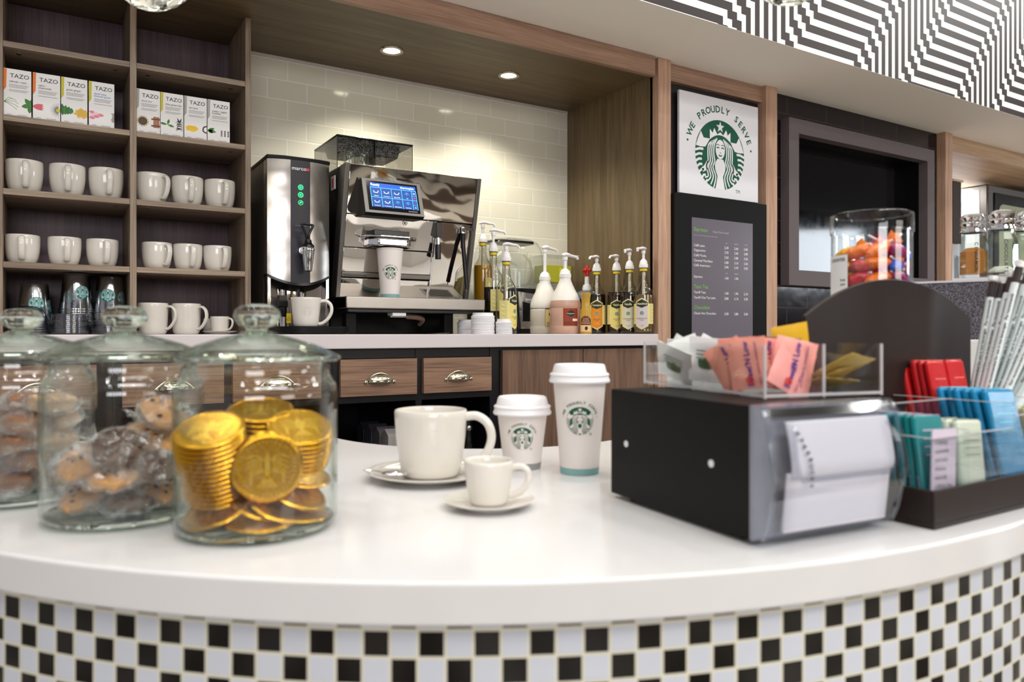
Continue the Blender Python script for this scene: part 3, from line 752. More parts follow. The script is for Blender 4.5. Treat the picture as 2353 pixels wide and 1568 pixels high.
def tea_box(px0, px1, txt, edge, label, motif, tcol):
    yb_ = 2.475; x0, x1 = ax(px0, yb_), ax(px1, yb_); wd = x1 - x0 - .0008; H = .1305
    t = thing('tea_box', label, 'box', (x0, yb_, E + .598), 0, 'tea boxes on the tea shelf')
    b = MB(); b.box(0, wd, 0, .075, 0, H, cm((236, 234, 234))); b.build('carton', t, bevel=.0006)
    fr = lambda off=.0003: flat((0, 0, 0), (1, 0, 0), (0, 0, 1), off)
    b = MB(); put2d(b, text_geo('TAZO', .0162, 'CENTER', .006, 1.02), M['dark_ink'], flat((wd * .58, 0, H - .024), (1, 0, 0), (0, 0, 1), .0003)); b.build('brand_lettering', t)
    b = MB()
    for i, s in enumerate(txt.split('|')): put2d(b, text_geo(s, .0072, 'LEFT', .012), cm(tcol), flat((wd * .2, 0, H - .037 - i * .0068), (1, 0, 0), (0, 0, 1), .0003))
    n0 = len(txt.split('|'))
    for i in range(6 if n0 == 1 else 5):
        if i == 3: continue
        l = wd * (.62 if i in (2, 5) else .7 - .05 * (i % 2)); z = H - .037 - n0 * .0068 - i * .0036
        put2d(b, ([(wd * .2, z), (wd * .2 + l, z), (wd * .2 + l, z + .0011), (wd * .2, z + .0011)], [(0, 1, 2, 3)]), M['grey_ink'], fr())
    for z, a, c_ in ((.004, .12, .3), (.004, .5, .85)): put2d(b, ([(wd * a, z), (wd * c_, z), (wd * c_, z + .0012), (wd * a, z + .0012)], [(0, 1, 2, 3)]), M['grey_ink'], fr())
    b.build('small_print', t)
    b = MB(); ps = [(0, H - .001), (0, H * .52), (wd * .10, H * .6), (wd * .12, H - .001)]
    put2d(b, (ps, [(0, 1, 2, 3)]), cm(edge), fr(.0002)); b.build('colour_edge', t)
    # printed picture in the lower third
    b = MB(); zc = .032; g1, g2 = cm((52, 120, 40)), cm((96, 150, 60))
    K = lambda geo, m, o=.0003: put2d(b, clipx(geo, 0, wd), m, fr(o))
    R_ = random.Random(motif)
    if motif == 'mint':
        for a in (2.2, 1.2, 3.4, 4.6, .2): K(leaf2d(wd * .97, zc + .003, a, .022, .006), g1, .0003 + a * .00003)
        for a in (.3, .9, 1.6, -.3, -.8): K((stroke(smoothpts([(wd * .02, zc + .006), (wd * .2 + .01 * math.cos(a), zc + .006 + .013 * math.sin(a)), (wd * .33 + .014 * math.cos(a), zc + .004 + .016 * math.sin(a) - .005)], 3), .0011)), g2)
    elif motif == 'daisy':
        for a in (-.28, -.1, .1, .28): K(leaf2d(-.002, zc + .003, a, wd * .44, .004), cm((214, 92, 104)), .0003 + .00005 * a)
        for i in range(11): K(leaf2d(wd * .93, zc, PI * .5 + i * PI / 10, .022, .0022), cm((206, 204, 206)))
        K(fan((wd * .93, zc), [(wd * .93 + .006 * math.cos(i * .6), zc + .006 * math.sin(i * .6)) for i in range(11)]), cm((196, 186, 60)), .0005)
    elif motif == 'ginger':
        for i in range(4): K(leaf2d(wd * (.06 + .09 * i), zc - .012 + .002 * i, 1.62 - .1 * i, .034 - .005 * i, .0065), g1 if i % 2 else cm((36, 100, 36)), .0003 + .00004 * i)
        K(fan((wd * .78, zc), [(wd * .78 + .0185 * (1 + .22 * math.sin(i * 2.6)) * math.cos(i * .42), zc + .0135 * (1 + .2 * math.cos(i * 3.1)) * math.sin(i * .42)) for i in range(15)]), cm((222, 180, 70)))
        for q in range(4): K(stroke([(wd * .62, zc - .006 + q * .004), (wd * .8, zc - .003 + q * .004), (wd * .96, zc - .007 + q * .005)], .0008), cm((176, 130, 40)), .0005)
    elif motif == 'lotus':
        for i in range(3):
            for j in range(3 - i): K(leaf2d(wd * (.0 + .17 * i), zc + .010 - .008 * j - .003 * i, -.12, wd * .26, .0045), cm((238, 200, 204) if (i + j) % 2 else (222, 130, 150)), .0003 + .00004 * (i * 3 + j))
        for i in range(12): K(stroke([(wd * .86 + R_.random() * .004, zc - .014 + i * .0023), (wd, zc - .012 + i * .0022)], .0014), cm((104, 98, 60)), .0004)
    elif motif == 'chai':
        K(fan((wd * .26, zc + .003), [(wd * .26 + .0155 * math.cos(i * .5), zc + .003 + .0155 * math.sin(i * .5)) for i in range(13)]), cm((216, 200, 140)))
        K(fan((wd * .26, zc + .003), [(wd * .26 + .0125 * math.cos(i * .5), zc + .003 + .0125 * math.sin(i * .5)) for i in range(13)]), cm((74, 52, 44)), .0005)
        for i in range(14): K(fan((wd * .26 + .0155 * math.cos(i * .45), zc + .003 + .0155 * math.sin(i * .45)), [(wd * .26 + .0155 * math.cos(i * .45) + .0011 * math.cos(q), zc + .003 + .0155 * math.sin(i * .45) + .0011 * math.sin(q)) for q in range(6)]), cm((40, 30, 30)), .0006)
        for i in range(4): K(stroke([(wd * .74 + i * .0042, zc - .013), (wd * .74 + i * .0042, zc + .020)], .0036), cm((150, 84, 40)))
        for z in (-.008, .012): K(stroke([(wd * .62, zc + z), (wd, zc + z + .001)], .0045), cm((120, 62, 30)), .0005)
    elif motif == 'tips':
        for a, l in ((1.3, .018), (-.25, .020), (3.0, .024)): K(leaf2d(wd * .3, zc + .002, a, l, .0035), g1)
        for i in range(9): K(stroke(smoothpts([(wd * .64 + R_.random() * .006, zc - .014 + i * .003), (wd * .8, zc - .010 + i * .003 + R_.random() * .003), (wd * .98, zc - .012 + i * .0033)], 3), [.0006, .0012, .002, .002, .0018, .0012, .0006]), cm((38, 42, 40)))
        for a in (1.2, 1.9): K(leaf2d(wd * .82, zc + .010, a, .017, .002), cm((38, 50, 42)))
    elif motif == 'grey':
        K(fan((wd * .33, zc), [(wd * .33 + .0185 * (1 + .15 * math.sin(i * 2.2)) * math.cos(i * .42), zc + .0095 * (1 + .25 * math.cos(i * 2.7)) * math.sin(i * .42)) for i in range(15)]), cm((240, 196, 50)))
        for q in range(3): K(stroke([(wd * .1, zc - .004 + q * .004), (wd * .3, zc + q * .003), (wd * .55, zc - .003 + q * .004)], .0007), cm((206, 150, 30)), .0005)
        K(stroke(smoothpts([(wd, zc + .012), (wd * .86, zc + .008), (wd * .84, zc - .004), (wd, zc - .009)], 3), .004), cm((52, 36, 34)))
    else:
        for a, l in ((.35, .022), (-.12, .026), (-.4, .018)): K(leaf2d(0, zc + .0015, a, l, .0045), g1)
        for i in range(3):
            for j in range(6): K(stroke([(wd * (.62 + .15 * i) - .002, zc - .012 + j * .0032), (wd * (.62 + .15 * i) + .003, zc - .011 + j * .0032)], .0022), cm((34, 30, 32)))
    b.build('printed_picture', t)
for a in boxes: tea_box(*a)
# ================================================================ WATER BOILER
M['boiler_steel'] = mat('brushed_boiler_steel', (176, 170, 164), 0.24, 1.0, bump=(4.5, 0.55, 0.02), aniso=0.5)
M['led'] = mat('green_led', (20, 120, 60), 0.4, emit=(40, 255, 140), es=2.2)
M['red_print'] = mat('red_print', (214, 44, 40), 0.4)
M['yellow_print'] = mat('yellow_print', (220, 190, 30), 0.4)
bx0, bx1, by = 0.5735, 0.7710, 2.38
bw = bx1 - bx0; bc = (bx0 + bx1) / 2
t = thing('water_boiler', 'tall brushed steel water boiler with black centre strip beside the shelving', 'water boiler', (bc, by, ZC + .0005))
b = MB(); H = .562; hw = bw / 2
b.box(-hw, hw, .045, .32, 0.0, H - .006, mat('boiler_side_panel', (92, 84, 78), 0.35, 0.8)); b.build('housing', t, bevel=.004)
b = MB(); b.prism([(-hw - .002, .0), (-hw * .5, -.012), (hw * .5, -.012), (hw + .002, .0), (hw + .002, .325), (-hw - .002, .325)], H - .012, H, 'Z', M['black_matte']); b.build('top_cover', t, bevel=.002)
def front(x): return .004 - .020 * (1 - (x / hw) ** 2)
zl = lambda x: .187 - .028 * (1 - (x / hw) ** 2)
def curved(xs, mat_, name, zt=H - .012, off=0.0, par=None):
    b = MB(); v = []; f = []; n = len(xs)
    for x in xs: v += [(x, front(x) - off, zl(x)), (x, front(x) - off, zt), (x, .05, zt), (x, .05, zl(x))]
    for i in range(n - 1):
        for k in range(4): f.append((i * 4 + k, i * 4 + (k + 1) % 4, (i + 1) * 4 + (k + 1) % 4, (i + 1) * 4 + k))
    f.append((0, 1, 2, 3)); e = (n - 1) * 4; f.append((e, e + 1, e + 2, e + 3))
    b.add(v, f, mat_); return b.build(name, par or t, ang=50)
cs = .031
curved(rng(-hw, -cs, 10), M['boiler_steel'], 'steel_panel'); curved(rng(cs, hw, 10), M['boiler_steel'], 'steel_panel')
strip_o = curved(rng(-cs, cs, 8), mat('dark_strip', (34, 32, 42), 0.4), 'centre_strip', off=.0008)
# black lip under the panels
b = MB(); v = []; f = []; xs = rng(-hw, hw, 24)
for x in xs:
    z0 = zl(x); k = 1 - (abs(x) / hw) ** 4
    v += [(x, front(x) - .003, z0 + .002), (x, front(x) - .003, z0 - .006), (x, .02, z0 - .006 - .018 * k), (x, .05, z0 - .006 - .018 * k), (x, .05, z0 + .002)]
for i in range(24):
    for k in range(5): f.append((i * 5 + k, i * 5 + (k + 1) % 5, (i + 1) * 5 + (k + 1) % 5, (i + 1) * 5 + k))
f += [tuple(range(5)), tuple(120 + q for q in range(5))]
b.add(v, f, M['black_plastic']); b.build('lower_lip', t, ang=50)
fy = front(0) - .0012
F = lambda off=.0004: flat((0, fy, 0), (1, 0, 0), (0, 0, 1), off)
b = MB(); put2d(b, text_geo('marco', .0165, 'CENTER', .015, 1.1), M['white_ink'], flat((-.005, fy, .519), (1, 0, 0), (0, 0, 1), .0004))
put2d(b, fan((.0225, .523), [(.0225 + .0052 * math.cos(i * .4), .523 + .0052 * math.sin(i * .4)) for i in range(16)]), M['red_print'], F()); b.build('brand_lettering', t)
b = MB(); put2d(b, text_geo('ecoboiler', .0075, 'CENTER', 0, 1.25), M['grey_ink'], flat((0, fy, .341), (1, 0, 0), (0, 0, 1), .0004)); b.build('model_lettering', t)
for z, inner in ((.465, 1), (.441, 2), (.4165, 0)):
    b = MB(); g = M['led']
    ring = []
    for i in range(25): a = 2 * PI * i / 24; ring.append((.0072 * math.cos(a), z + .0072 * math.sin(a)))
    put2d(b, stroke(ring, .0026 if inner else .0012), g, F())
    if inner: put2d(b, fan((0, z), [(.0035 * math.cos(i), z + .0035 * math.sin(i)) for i in range(6)]), g, F())
    else: put2d(b, leaf2d(-.004, z - .003, .7, .011, .0028), g, F())
    b.build('button', t)
# tap
tap = MB(); ty = fy - .02
tap.tube([(0, fy + .005, .262), (0, ty - .01, .262)], .013, M['chrome'], 20)
tap.lathe([(0, .270), (.019, .270), (.020, .262), (.019, .258), (.0165, .232), (.012, .198), (.0085, .196), (0, .198)], 28, M['chrome'], Matrix.Translation((.012, ty - .02, 0)))
tp = tap.build('tap', t)
h = MB(); hx, hy = .008, ty - .02
h.lathe([(0, .272), (.019, .272), (.018, .278), (.012, .284), (.009, .296), (0, .297)], 24, M['black_plastic'], Matrix.Translation((hx + .004, hy, 0)))
h.tube(smoothpts([(hx, hy, .29), (hx - .005, hy - .004, .312), (hx - .016, hy - .006, .336), (hx - .016, hy - .006, .343), (hx + .016, hy - .006, .341), (hx + .015, hy - .006, .334), (hx + .006, hy - .004, .312), (hx + .004, hy, .29)], 4), .0038, M['black_plastic'], 10)
h.build('tap_handle', tp)
# lower bay
b = MB(); b.lathe([(.056, .02), (.056, .17)], 40, M['mirror'], Matrix.Translation((-.012, .075, 0))); b.build('boiler_column', t)
for s in (-1, 1):
    b = MB(); b.box(s * (hw - .006) - .006, s * (hw - .006) + .006, .002, .045, .024, .183, M['chrome']); b.build('corner_column', t, bevel=.002)
b = MB(); b.box(-hw + .012, hw - .012, .11, .12, .0, .18, mat('steel_back_olive_reflection', (150, 142, 116), .3, .8)); b.build('splash_plate', t)  # olive reflection put into the base colour of the steel plate
b = MB(); b.box(-.064, -.038, -.002, .02, .085, .122, M['black_plastic']); b.box(-.061, -.045, .0, .018, .055, .085, M['black_plastic']); b.build('level_box', t, bevel=.002)
b = MB(); put2d(b, ([(-.037, .035), (-.022, .035), (-.022, .066), (-.037, .066)], [(0, 1, 2, 3)]), M['yellow_print'], flat((0, .012, 0), (1, 0, 0), (0, 0, 1)))
put2d(b, stroke([(-.035, .044), (-.0295, .055), (-.024, .044), (-.035, .044)], .0012), M['dark_ink'], flat((0, .012, 0), (1, 0, 0), (0, 0, 1), .0004)); b.build('warning_sticker', t)
# drip tray
b = MB(); w2 = .108
poly = [(-w2, .09), (-w2, -.105), (-w2 + .02, -.140), (-.05, -.158), (0, -.162), (.05, -.158), (w2 - .02, -.140), (w2, -.105), (w2, .09)]
b.prism(poly, 0.0, .0235, 'Z', M['black_matte'], Matrix.Translation((.018, 0, 0))); b.build('drip_tray', t, bevel=.003)
# mug on the tray
yy = by - .098; xx = ax(703, yy)
mug('mug', 'white mug with raised round emblem standing under the boiler tap', (xx, yy, ZC + .0245), -.35, cprof(.0458, .0362, .088, [(.08, .038), (.3, .0398), (.7, .0437), (.92, .0454)]),
    [(.044, 0, .077), (.060, 0, .078), (.074, 0, .066), (.076, 0, .045), (.066, 0, .024), (.050, 0, .010), (.038, 0, .007)], .0055, None, (facing(xx, yy) + .10 + .35, .0418, .117), hr2=.0055, embR=.0145, embz=.045)

# ================================================================ COFFEE MACHINE
mx0, mx1 = 0.798, 1.294
t = thing('coffee_machine', 'large mirror-steel espresso machine with tilted touch screen and two bean hoppers', 'coffee machine', (0, 0, 0))
zb, zt_ = E + .118, E + .544
yt, ybm = 2.305, 2.405                  # the face leans: top forward, foot back
fyz = lambda z: yt + (ybm - yt) * (zt_ - z) / (zt_ - zb)
b = MB(); b.prism([(ybm + .012, zb), (yt + .012, zt_), (2.70, zt_), (2.70, zb)], mx0 + .004, mx1 - .004, 'X', M['black_matte']); b.build('housing', t)
# grey edge frame
fw = .0145
for x0, x1 in ((mx0, mx0 + fw), (mx1 - fw, mx1)):
    b = MB(); b.prism([(ybm - .006, zb), (yt - .006, zt_), (yt + .05, zt_), (ybm + .05, zb)], x0, x1, 'X', M['frame_steel']); b.build('side_frame', t, bevel=.0012)
def face(x0, x1, z0, z1, m, name, d=.004, th=.016, par=None, bev=.0012):
    b = MB(); b.prism([(fyz(z0) - d, z0), (fyz(z1) - d, z1), (fyz(z1) - d + th, z1), (fyz(z0) - d + th, z0)], x0, x1, 'X', m); return b.build(name, par or t, bevel=bev)
xa, xb, xm = mx0 + fw + .001, mx1 - fw - .001, 1.135
face(xa, xb, E + .3885, zt_ - .001, M['mirror'], 'upper_panel')
zsp, zd1, zd0 = E + .283, E + .203, E + .186
face(xa, xm, zsp, E + .3860, M['mirror'], 'middle_panel', .003)
face(xa, xm, zd1, zsp - .0025, M['mirror'], 'brew_panel', .0)
o = face(xa, xm, zd0, zd1 - .002, M['steel'], 'drawer_rail', .006)
b = MB(); b.box(xa + .004, xa + .085, fyz(zd0) - .0075, fyz(zd0) - .004, zd0 + .003, zd1 - .005, M['black']); b.build('rail_slot', o)
face(xa, xm, zb + .001, zd0 - .004, M['mirror'], 'lower_panel', -.002)
face(xm + .003, xb, zb + .001, E + .3860, M['mirror'], 'steam_bay_panel', -.006)
face(xm - .003, xm + .003, zb + .001, E + .386, M['chrome'], 'bay_divider', .006)
b = MB(); kx = ax(931, 2.34); b.lathe([(0, -.003), (.0062, -.003), (.0075, 0), (.0075, .004)], 24, M['brass'], Matrix.Translation((kx, fyz(E + .372) - .003, E + .372)) @ Matrix.Rotation(PI / 2, 4, 'X')); b.box(kx - .0008, kx + .0008, fyz(E + .372) - .0075, fyz(E + .372) - .003, E + .369, E + .375, M['dark_ink']); b.build('key_lock', t)
# brew head
b = MB(); sx, sy, sz = .955, 2.330, E + .291
def ob(pts, z0, z1, m): b.prism(pts, z0, z1, 'Z', m)
ob([(sx - .075, fyz(E + .3)), (sx - .075, sy - .015), (sx - .052, sy - .045), (sx + .052, sy - .045), (sx + .075, sy - .012), (sx + .075, fyz(E + .3))], sz - .008, sz + .020, M['chrome'])
b.build('brew_head', t, bevel=.006, seg=3)
b = MB(); b.prism([(sx - .098, sy + .0), (sx - .080, sy - .040), (sx - .05, sy - .062), (sx + .05, sy - .062), (sx + .080, sy - .040), (sx + .105, sy + .0), (sx + .08, sy + .03), (sx - .08, sy + .03)], sz + .020, sz + .026, 'Z', M['chrome']); b.build('brew_collar', t, bevel=.002)
b = MB(); b.prism([(sx - .070, sy + .04), (sx - .062, sy - .032), (sx + .062, sy - .032), (sx + .070, sy + .04)], sz + .026, sz + .046, 'Z', M['black_plastic'])
b.box(sx - .062, sx + .062, sy - .025, sy + .03, sz - .011, sz - .008, M['black_plastic']); b.build('brew_top', t, bevel=.005)
# touch screen wedge
X0, X1 = .846, 1.05; ya, yb2, z1, z0 = 2.290, 2.252, E + .497, E + .3825
b = MB(); b.prism([(ya, z1), (yb2, z0), (yb2 + .012, z0 - .008), (fyz(z0) + .0, z0 - .004), (fyz(z1), z1 - .002)], X0, X1, 'X', M['black_matte']); so = b.build('screen_housing', t)
d = Vector((0, yb2 - ya, z0 - z1)); L_ = d.length; up = -d.normalized(); nn = Vector((1, 0, 0)).cross(up)
S = lambda off: flat((X0, ya, z1), (1, 0, 0), up, off)
def rect(x0, x1, y0, y1): return [(x0, -y1), (x1, -y1), (x1, -y0), (x0, -y0)], [(0, 1, 2, 3)]
def slab(mb, g, m, o0, o1):
    v, f = g; n = len(v); V = [S(o0)(x, y) for x, y in v] + [S(o1)(x, y) for x, y in v]
    mb.add(V, [tuple(range(n))[::-1], tuple(range(n, 2 * n))] + [(i, (i + 1) % n, n + (i + 1) % n, n + i) for i in range(n)], m)
W_ = X1 - X0
b = MB(); slab(b, rect(0, W_, 0, L_), M['frame_steel'], -.001, .002); b.build('bezel', so)
b = MB(); slab(b, rect(.013, W_ - .013, .007, L_ - .009), mat('screen_glass', (4, 4, 8), .08), .002, .0026); b.build('glass', so)
SB = mat('screen_blue', (10, 60, 130), .3, emit=(18, 72, 158), es=.75); SH = mat('screen_header', (10, 70, 170), .3, emit=(26, 96, 200), es=.8)
SL_ = mat('screen_line', (80, 180, 250), .3, emit=(90, 190, 255), es=1.0); SWH = mat('screen_white', (230, 245, 255), .3, emit=(235, 248, 255), es=1.3); SR = mat('screen_red', (200, 60, 60), .3, emit=(235, 90, 100), es=1.0)
b = MB(); sx0, sx1, sy0, sy1 = .025, W_ - .020, .014, L_ - .021
put2d(b, rect(sx0, sx1, sy0, sy1), SB, S(.0028)); put2d(b, rect(sx0, sx1, sy0, sy0 + .0165), SH, S(.0030))
hh = (sy1 - sy0 - .0165)
for y in (sy0 + .0165, sy0 + .0165 + hh / 2): put2d(b, rect(sx0, sx1, y - .0009, y + .0009), SL_, S(.0032))
cw = (sx1 - sx0 - .016) / 4
for i in range(6):
    x = sx0 + cw * i if i < 5 else sx1
    put2d(b, rect(x - .0009, x + .0009, sy0 + .0165, sy1), SL_, S(.0032))
for i in range(1, 4): put2d(b, rect(sx1 - .0155, sx1, sy0 + .0165 + hh / 4 * i - .0006, sy0 + .0165 + hh / 4 * i + .0006), SL_, S(.0032))
b.build('display', so)
b = MB()
def st(s, x, y, sz_, al='CENTER', m=SWH, bo=.01): v, f = text_geo(s, sz_, al, bo); put2d(b, ([(a + x, c - y) for a, c in v], f), m, S(.0035))
st('Ready', sx0 + .002, sy0 + .0105, .0125, 'LEFT'); st('thermoplan', sx1 - .006, sy0 + .0115, .0105, 'RIGHT')
names = ('Espresso', 'Double Espresso', 'Black Coffee', 'Tea', 'Decaf Espresso', 'Decaf Dbl Espresso', 'Manual Steam', 'Auto Steam')
for i, s in enumerate(names):
    cx_ = sx0 + cw * (i % 4 + .5); cy_ = sy0 + .0165 + hh / 2 * (i // 4)
    st(s, cx_, cy_ + hh / 2 - .004, .0042 if len(s) < 13 else .0033)
    yy_ = cy_ + hh * .22
    g = [(cx_ - .009, -(yy_ - .003)), (cx_ - .005, -(yy_ + .002)), (cx_, -(yy_ + .004)), (cx_ + .005, -(yy_ + .002)), (cx_ + .009, -(yy_ - .004))]
    if i in (3, 6, 7): put2d(b, stroke([(cx_, -(yy_ - .006)), (cx_, -(yy_ + .003))], .002), SL_, S(.0035)); put2d(b, stroke([(cx_ - .007, -(yy_ + .001)), (cx_ - .004, -(yy_ - .006)), (cx_ + .004, -(yy_ - .006)), (cx_ + .007, -(yy_ + .001))], .001), SL_, S(.0035))
    else: put2d(b, stroke(g, .002), SWH, S(.0035)); put2d(b, stroke([(cx_ - .011, -(yy_ + .004)), (cx_ + .011, -(yy_ + .004))], .0007), SL_, S(.0035))
st('2x', sx1 - .008, sy0 + .0165 + hh * .17, .008)
cxr = sx1 - .008
put2d(b, stroke([(cxr + .003 * math.cos(a), -(sy0 + .0165 + hh * .375) + .003 * math.sin(a)) for a in rng(0, 2 * PI, 12)], .0012), SR, S(.0035))
put2d(b, stroke([(cxr - .002, -(sy0 + .0165 + hh * .58)), (cxr + .002, -(sy0 + .0165 + hh * .66))], .001), SR, S(.0035))
st('Ω', cxr, sy0 + .0165 + hh * .91, .006)
st('BLACK&WHITE', W_ - .024, L_ - .0125, .0046, 'RIGHT', M['white_ink'], 0)
b.build('display_print', so)
# steam wand, tea nozzle, milk pipe
b = MB(); x = ax(1005, 2.34)
b.box(x - .010, x + .010, 2.325, 2.36, E + .330, E + .382, M['black_plastic']); b.tube([(x, 2.335, E + .335), (x, 2.335, E + .30)], .0062, M['chrome'], 16); b.tube([(x, 2.335, E + .306), (x, 2.335, E + .255)], .0105, M['black_plastic'], 18); b.build('water_nozzle', t, bevel=.0015)
b = MB(); x = ax(1063, 2.335)
b.box(x - .004, x + .028, 2.305, 2.33, E + .358, E + .369, M['chrome']); b.lathe([(0, 0), (.014, 0), (.014, .02), (0, .02)], 16, M['chrome'], Matrix.Translation((x + .005, 2.345, E + .352)))
b.tube([(x + .006, 2.345, E + .36), (x + .006, 2.345, E + .34), (x + .004, 2.34, E + .30)], .0085, M['black_plastic'], 16)
b.tube([(x + .005, 2.34, E + .305), (x + .012, 2.325, E + .155)], .0078, M['black_plastic'], 16); b.tube([(x + .012, 2.325, E + .156), (x + .0125, 2.324, E + .142)], .002, M['chrome'], 10); b.build('steam_wand', t)
# tray of the machine
b = MB(); tx0, tx1, tyf = .793, 1.2975, 2.28
b.box(tx0, tx1, tyf, 2.40, E + .078, E + .1165, M['steel']); b.build('drip_tray', t, bevel=.003)
b = MB(); b.box(tx0, tx0 + .002 - .0, tyf + .004, 2.70, E + .079, E + .1155, M['black_matte']); b.box(tx0 + .01, tx1 - .01, 2.40, 2.70, E + .08, E + .117, M['black_matte']); b.build('base_deck', t)
b = MB(); b.box(xm + .01, xb - .012, 2.31, 2.385, E + .1166, E + .1176, M['frame_steel'])
for i in range(9): b.box(xm + .02, xb - .022, 2.318 + i * .007, 2.320 + i * .007, E + .1177, E + .1185, M['black'])
b.build('tray_grid', t)
b = MB(); b.box(tx0 + .012, tx1 - .02, tyf + .02, 2.38, E + .066, E + .0775, M['black_plastic'])
for x in (tx0 + .02, tx1 - .13): b.box(x, x + .035, tyf + .06, tyf + .10, ZC + .0005, E + .067, M['black_matte'])
b.box(tx0 + .02, tx1 - .03, 2.5, 2.69, ZC + .0005, E + .079, M['black_matte']); b.build('stand', t, bevel=.002)
b = MB(); b.box(.958, 1.006, 2.30, 2.345, E + .056, E + .066, M['white_ink']); b.box(.950, 1.012, 2.298, 2.345, E + .051, E + .056, M['chrome']); b.build('drain_bracket', t, bevel=.001)
b = MB()
b.tube(smoothpts([(1.02, 2.33, E + .055), (1.06, 2.33, E + .052), (1.09, 2.35, E + .045), (1.10, 2.40, E + .03)], 8), .008, mat('drain_hose', (120, 96, 80), .4), 12)
pts = smoothpts([(1.02, 2.33, E + .055), (1.06, 2.33, E + .052), (1.09, 2.35, E + .045), (1.10, 2.40, E + .03)], 8)
for p in pts[1:-1:1]: b.ell(p, (.0095, .002, .0095), cm((120, 96, 80)), nu=12, nv=6, R=Matrix.Rotation(PI / 2, 4, 'Z'))
b.build('drain_hose', t)
# bean hoppers
for x0, x1, lbl in ((.80, .9275, 0), (.9315, 1.0700, 1)):
    h = MB(); y0, y1, z0h, z1h = 2.39, 2.637, zt_ + .001, E + .648; m = M['acrylic_smoke']; th = .003
    h.box(x0, x1, y0, y0 + th, z0h, z1h, m); h.box(x0, x1, y1 - th, y1, z0h, z1h, m); h.box(x0, x0 + th, y0 + th, y1 - th, z0h, z1h, m); h.box(x1 - th, x1, y0 + th, y1 - th, z0h, z1h, m)
    ho = h.build('bean_hopper', t)
    for xq, yq in ((x0, y0), (x1 - .0018, y0), (x0, y1 - .002)):
        e_ = MB(); e_.box(xq - .0004, xq + .0014, yq - .0004, yq + .0014, z0h, z1h, M['black_matte']); e_.build('hopper_edge', ho)
    l = MB(); l.box(x0 - .002, x1 + .002, y0 - .002, y1 + .002, z1h, z1h + .0065, M['black_plastic']); l.build('hopper_lid', ho, bevel=.003)
    l = MB(); l.prism([(x0 + .02, z1h), (x0 + .03, z1h - .035), (x1 - .03, z1h - .035), (x1 - .02, z1h)], y0 + .06, y1 - .05, 'Y', M['black_plastic']); l.build('hopper_insert', ho, bevel=.004)
# badge on the side
b = MB(); b.box(mx0 - .003, mx0, 2.40, 2.44, E + .475, E + .52, M['white_ink']); b.box(mx0 - .004, mx0 - .003, 2.412, 2.425, E + .482, E + .512, M['red_print']); b.build('side_badge', t)

# cup on the machine
def paper_cup(label, loc, rotz, rb, rt, h, lid, band, logoR, logoz, ring=True):
    t = thing('paper_cup', label, 'paper cup', loc, rotz)
    s = (rt - rb) / h; r = lambda z: rb + s * z
    b = MB(); bz = .0105
    p = [(0, .004), (rb - .002, .004), (rb - .002, 0), (rb, 0), (r(bz), bz), (r(h * .5), h * .5), (r(h - .003), h - .003)]
    p += [(rt + .0012, h - .0035), (rt + .0016, h - .0015), (rt + .0006, h), (rt - .001, h - .001), (rt - .0015, h - .004), (rb - .001, .006), (0, .006)]
    b.lathe(p, 64, M['paper']); b.build('cup_wall', t)
    b = MB(); b.lathe([(r(0.0006) + .0003, .0006), (r(bz) + .0003, bz)], 64, band); b.build('base_band', t)
    b = MB(); emblem(b, logoR, lambda off: around(r(logoz), logoz, 0, off + .0003, s), M['green'], M['paper'], 'WE PROUDLY SERVE', tm=M['green'])
    put2d(b, text_geo('®', logoR * .28), M['green'], (lambda g: lambda x, y: g(x + logoR * .82, y - logoR * 1.05))(around(r(logoz), logoz, 0, .0005, s))); b.build('logo', t)
    if lid:
        b = MB(); q = rt + .0005
        b.lathe([(q - .0005, h - .008), (q + .0048, h - .008), (q + .0060, h - .0055), (q + .0042, h - .001), (q + .0035, h + .0015), (q + .0048, h + .004), (q + .0036, h + .0062), (q + .0008, h + .0072), (q - .0022, h + .0185), (q - .0040, h + .0205), (q - .007, h + .0200), (q - .009, h + .0172), (q * .5, h + .0168), (0, h + .0168)], 64, M['lid_white'])
        b.build('cup_lid', t)
    return t
yy = 2.316; xx = ax(896, yy)
paper_cup('open tall white paper cup with green emblem on the coffee machine tray', (xx, yy, E + .1168), facing(xx, yy) + .05, .0300, .0432, .161, False, M['teal_band'], .0200, .078)
# shot glasses on top of the machine
for px, yy, l in ((803.5, 2.345, 'left'), (834, 2.35, 'right')):
    b = MB(); b.lathe([(.0205, 0), (.0205, .004), (.0185, .02), (.0195, .035), (.017, .048), (.0150, .052), (0, .052), (0, .044), (.013, .042), (.0165, .02), (.0185, .0)], 32, M['glass_clear'])
    tag(b.build('shot_glass', None, (ax(px, yy), yy, zt_ + .0008)), '%s of two upturned shot glasses on top of the coffee machine' % l, 'glass', 'upturned shot glasses on the coffee machine')
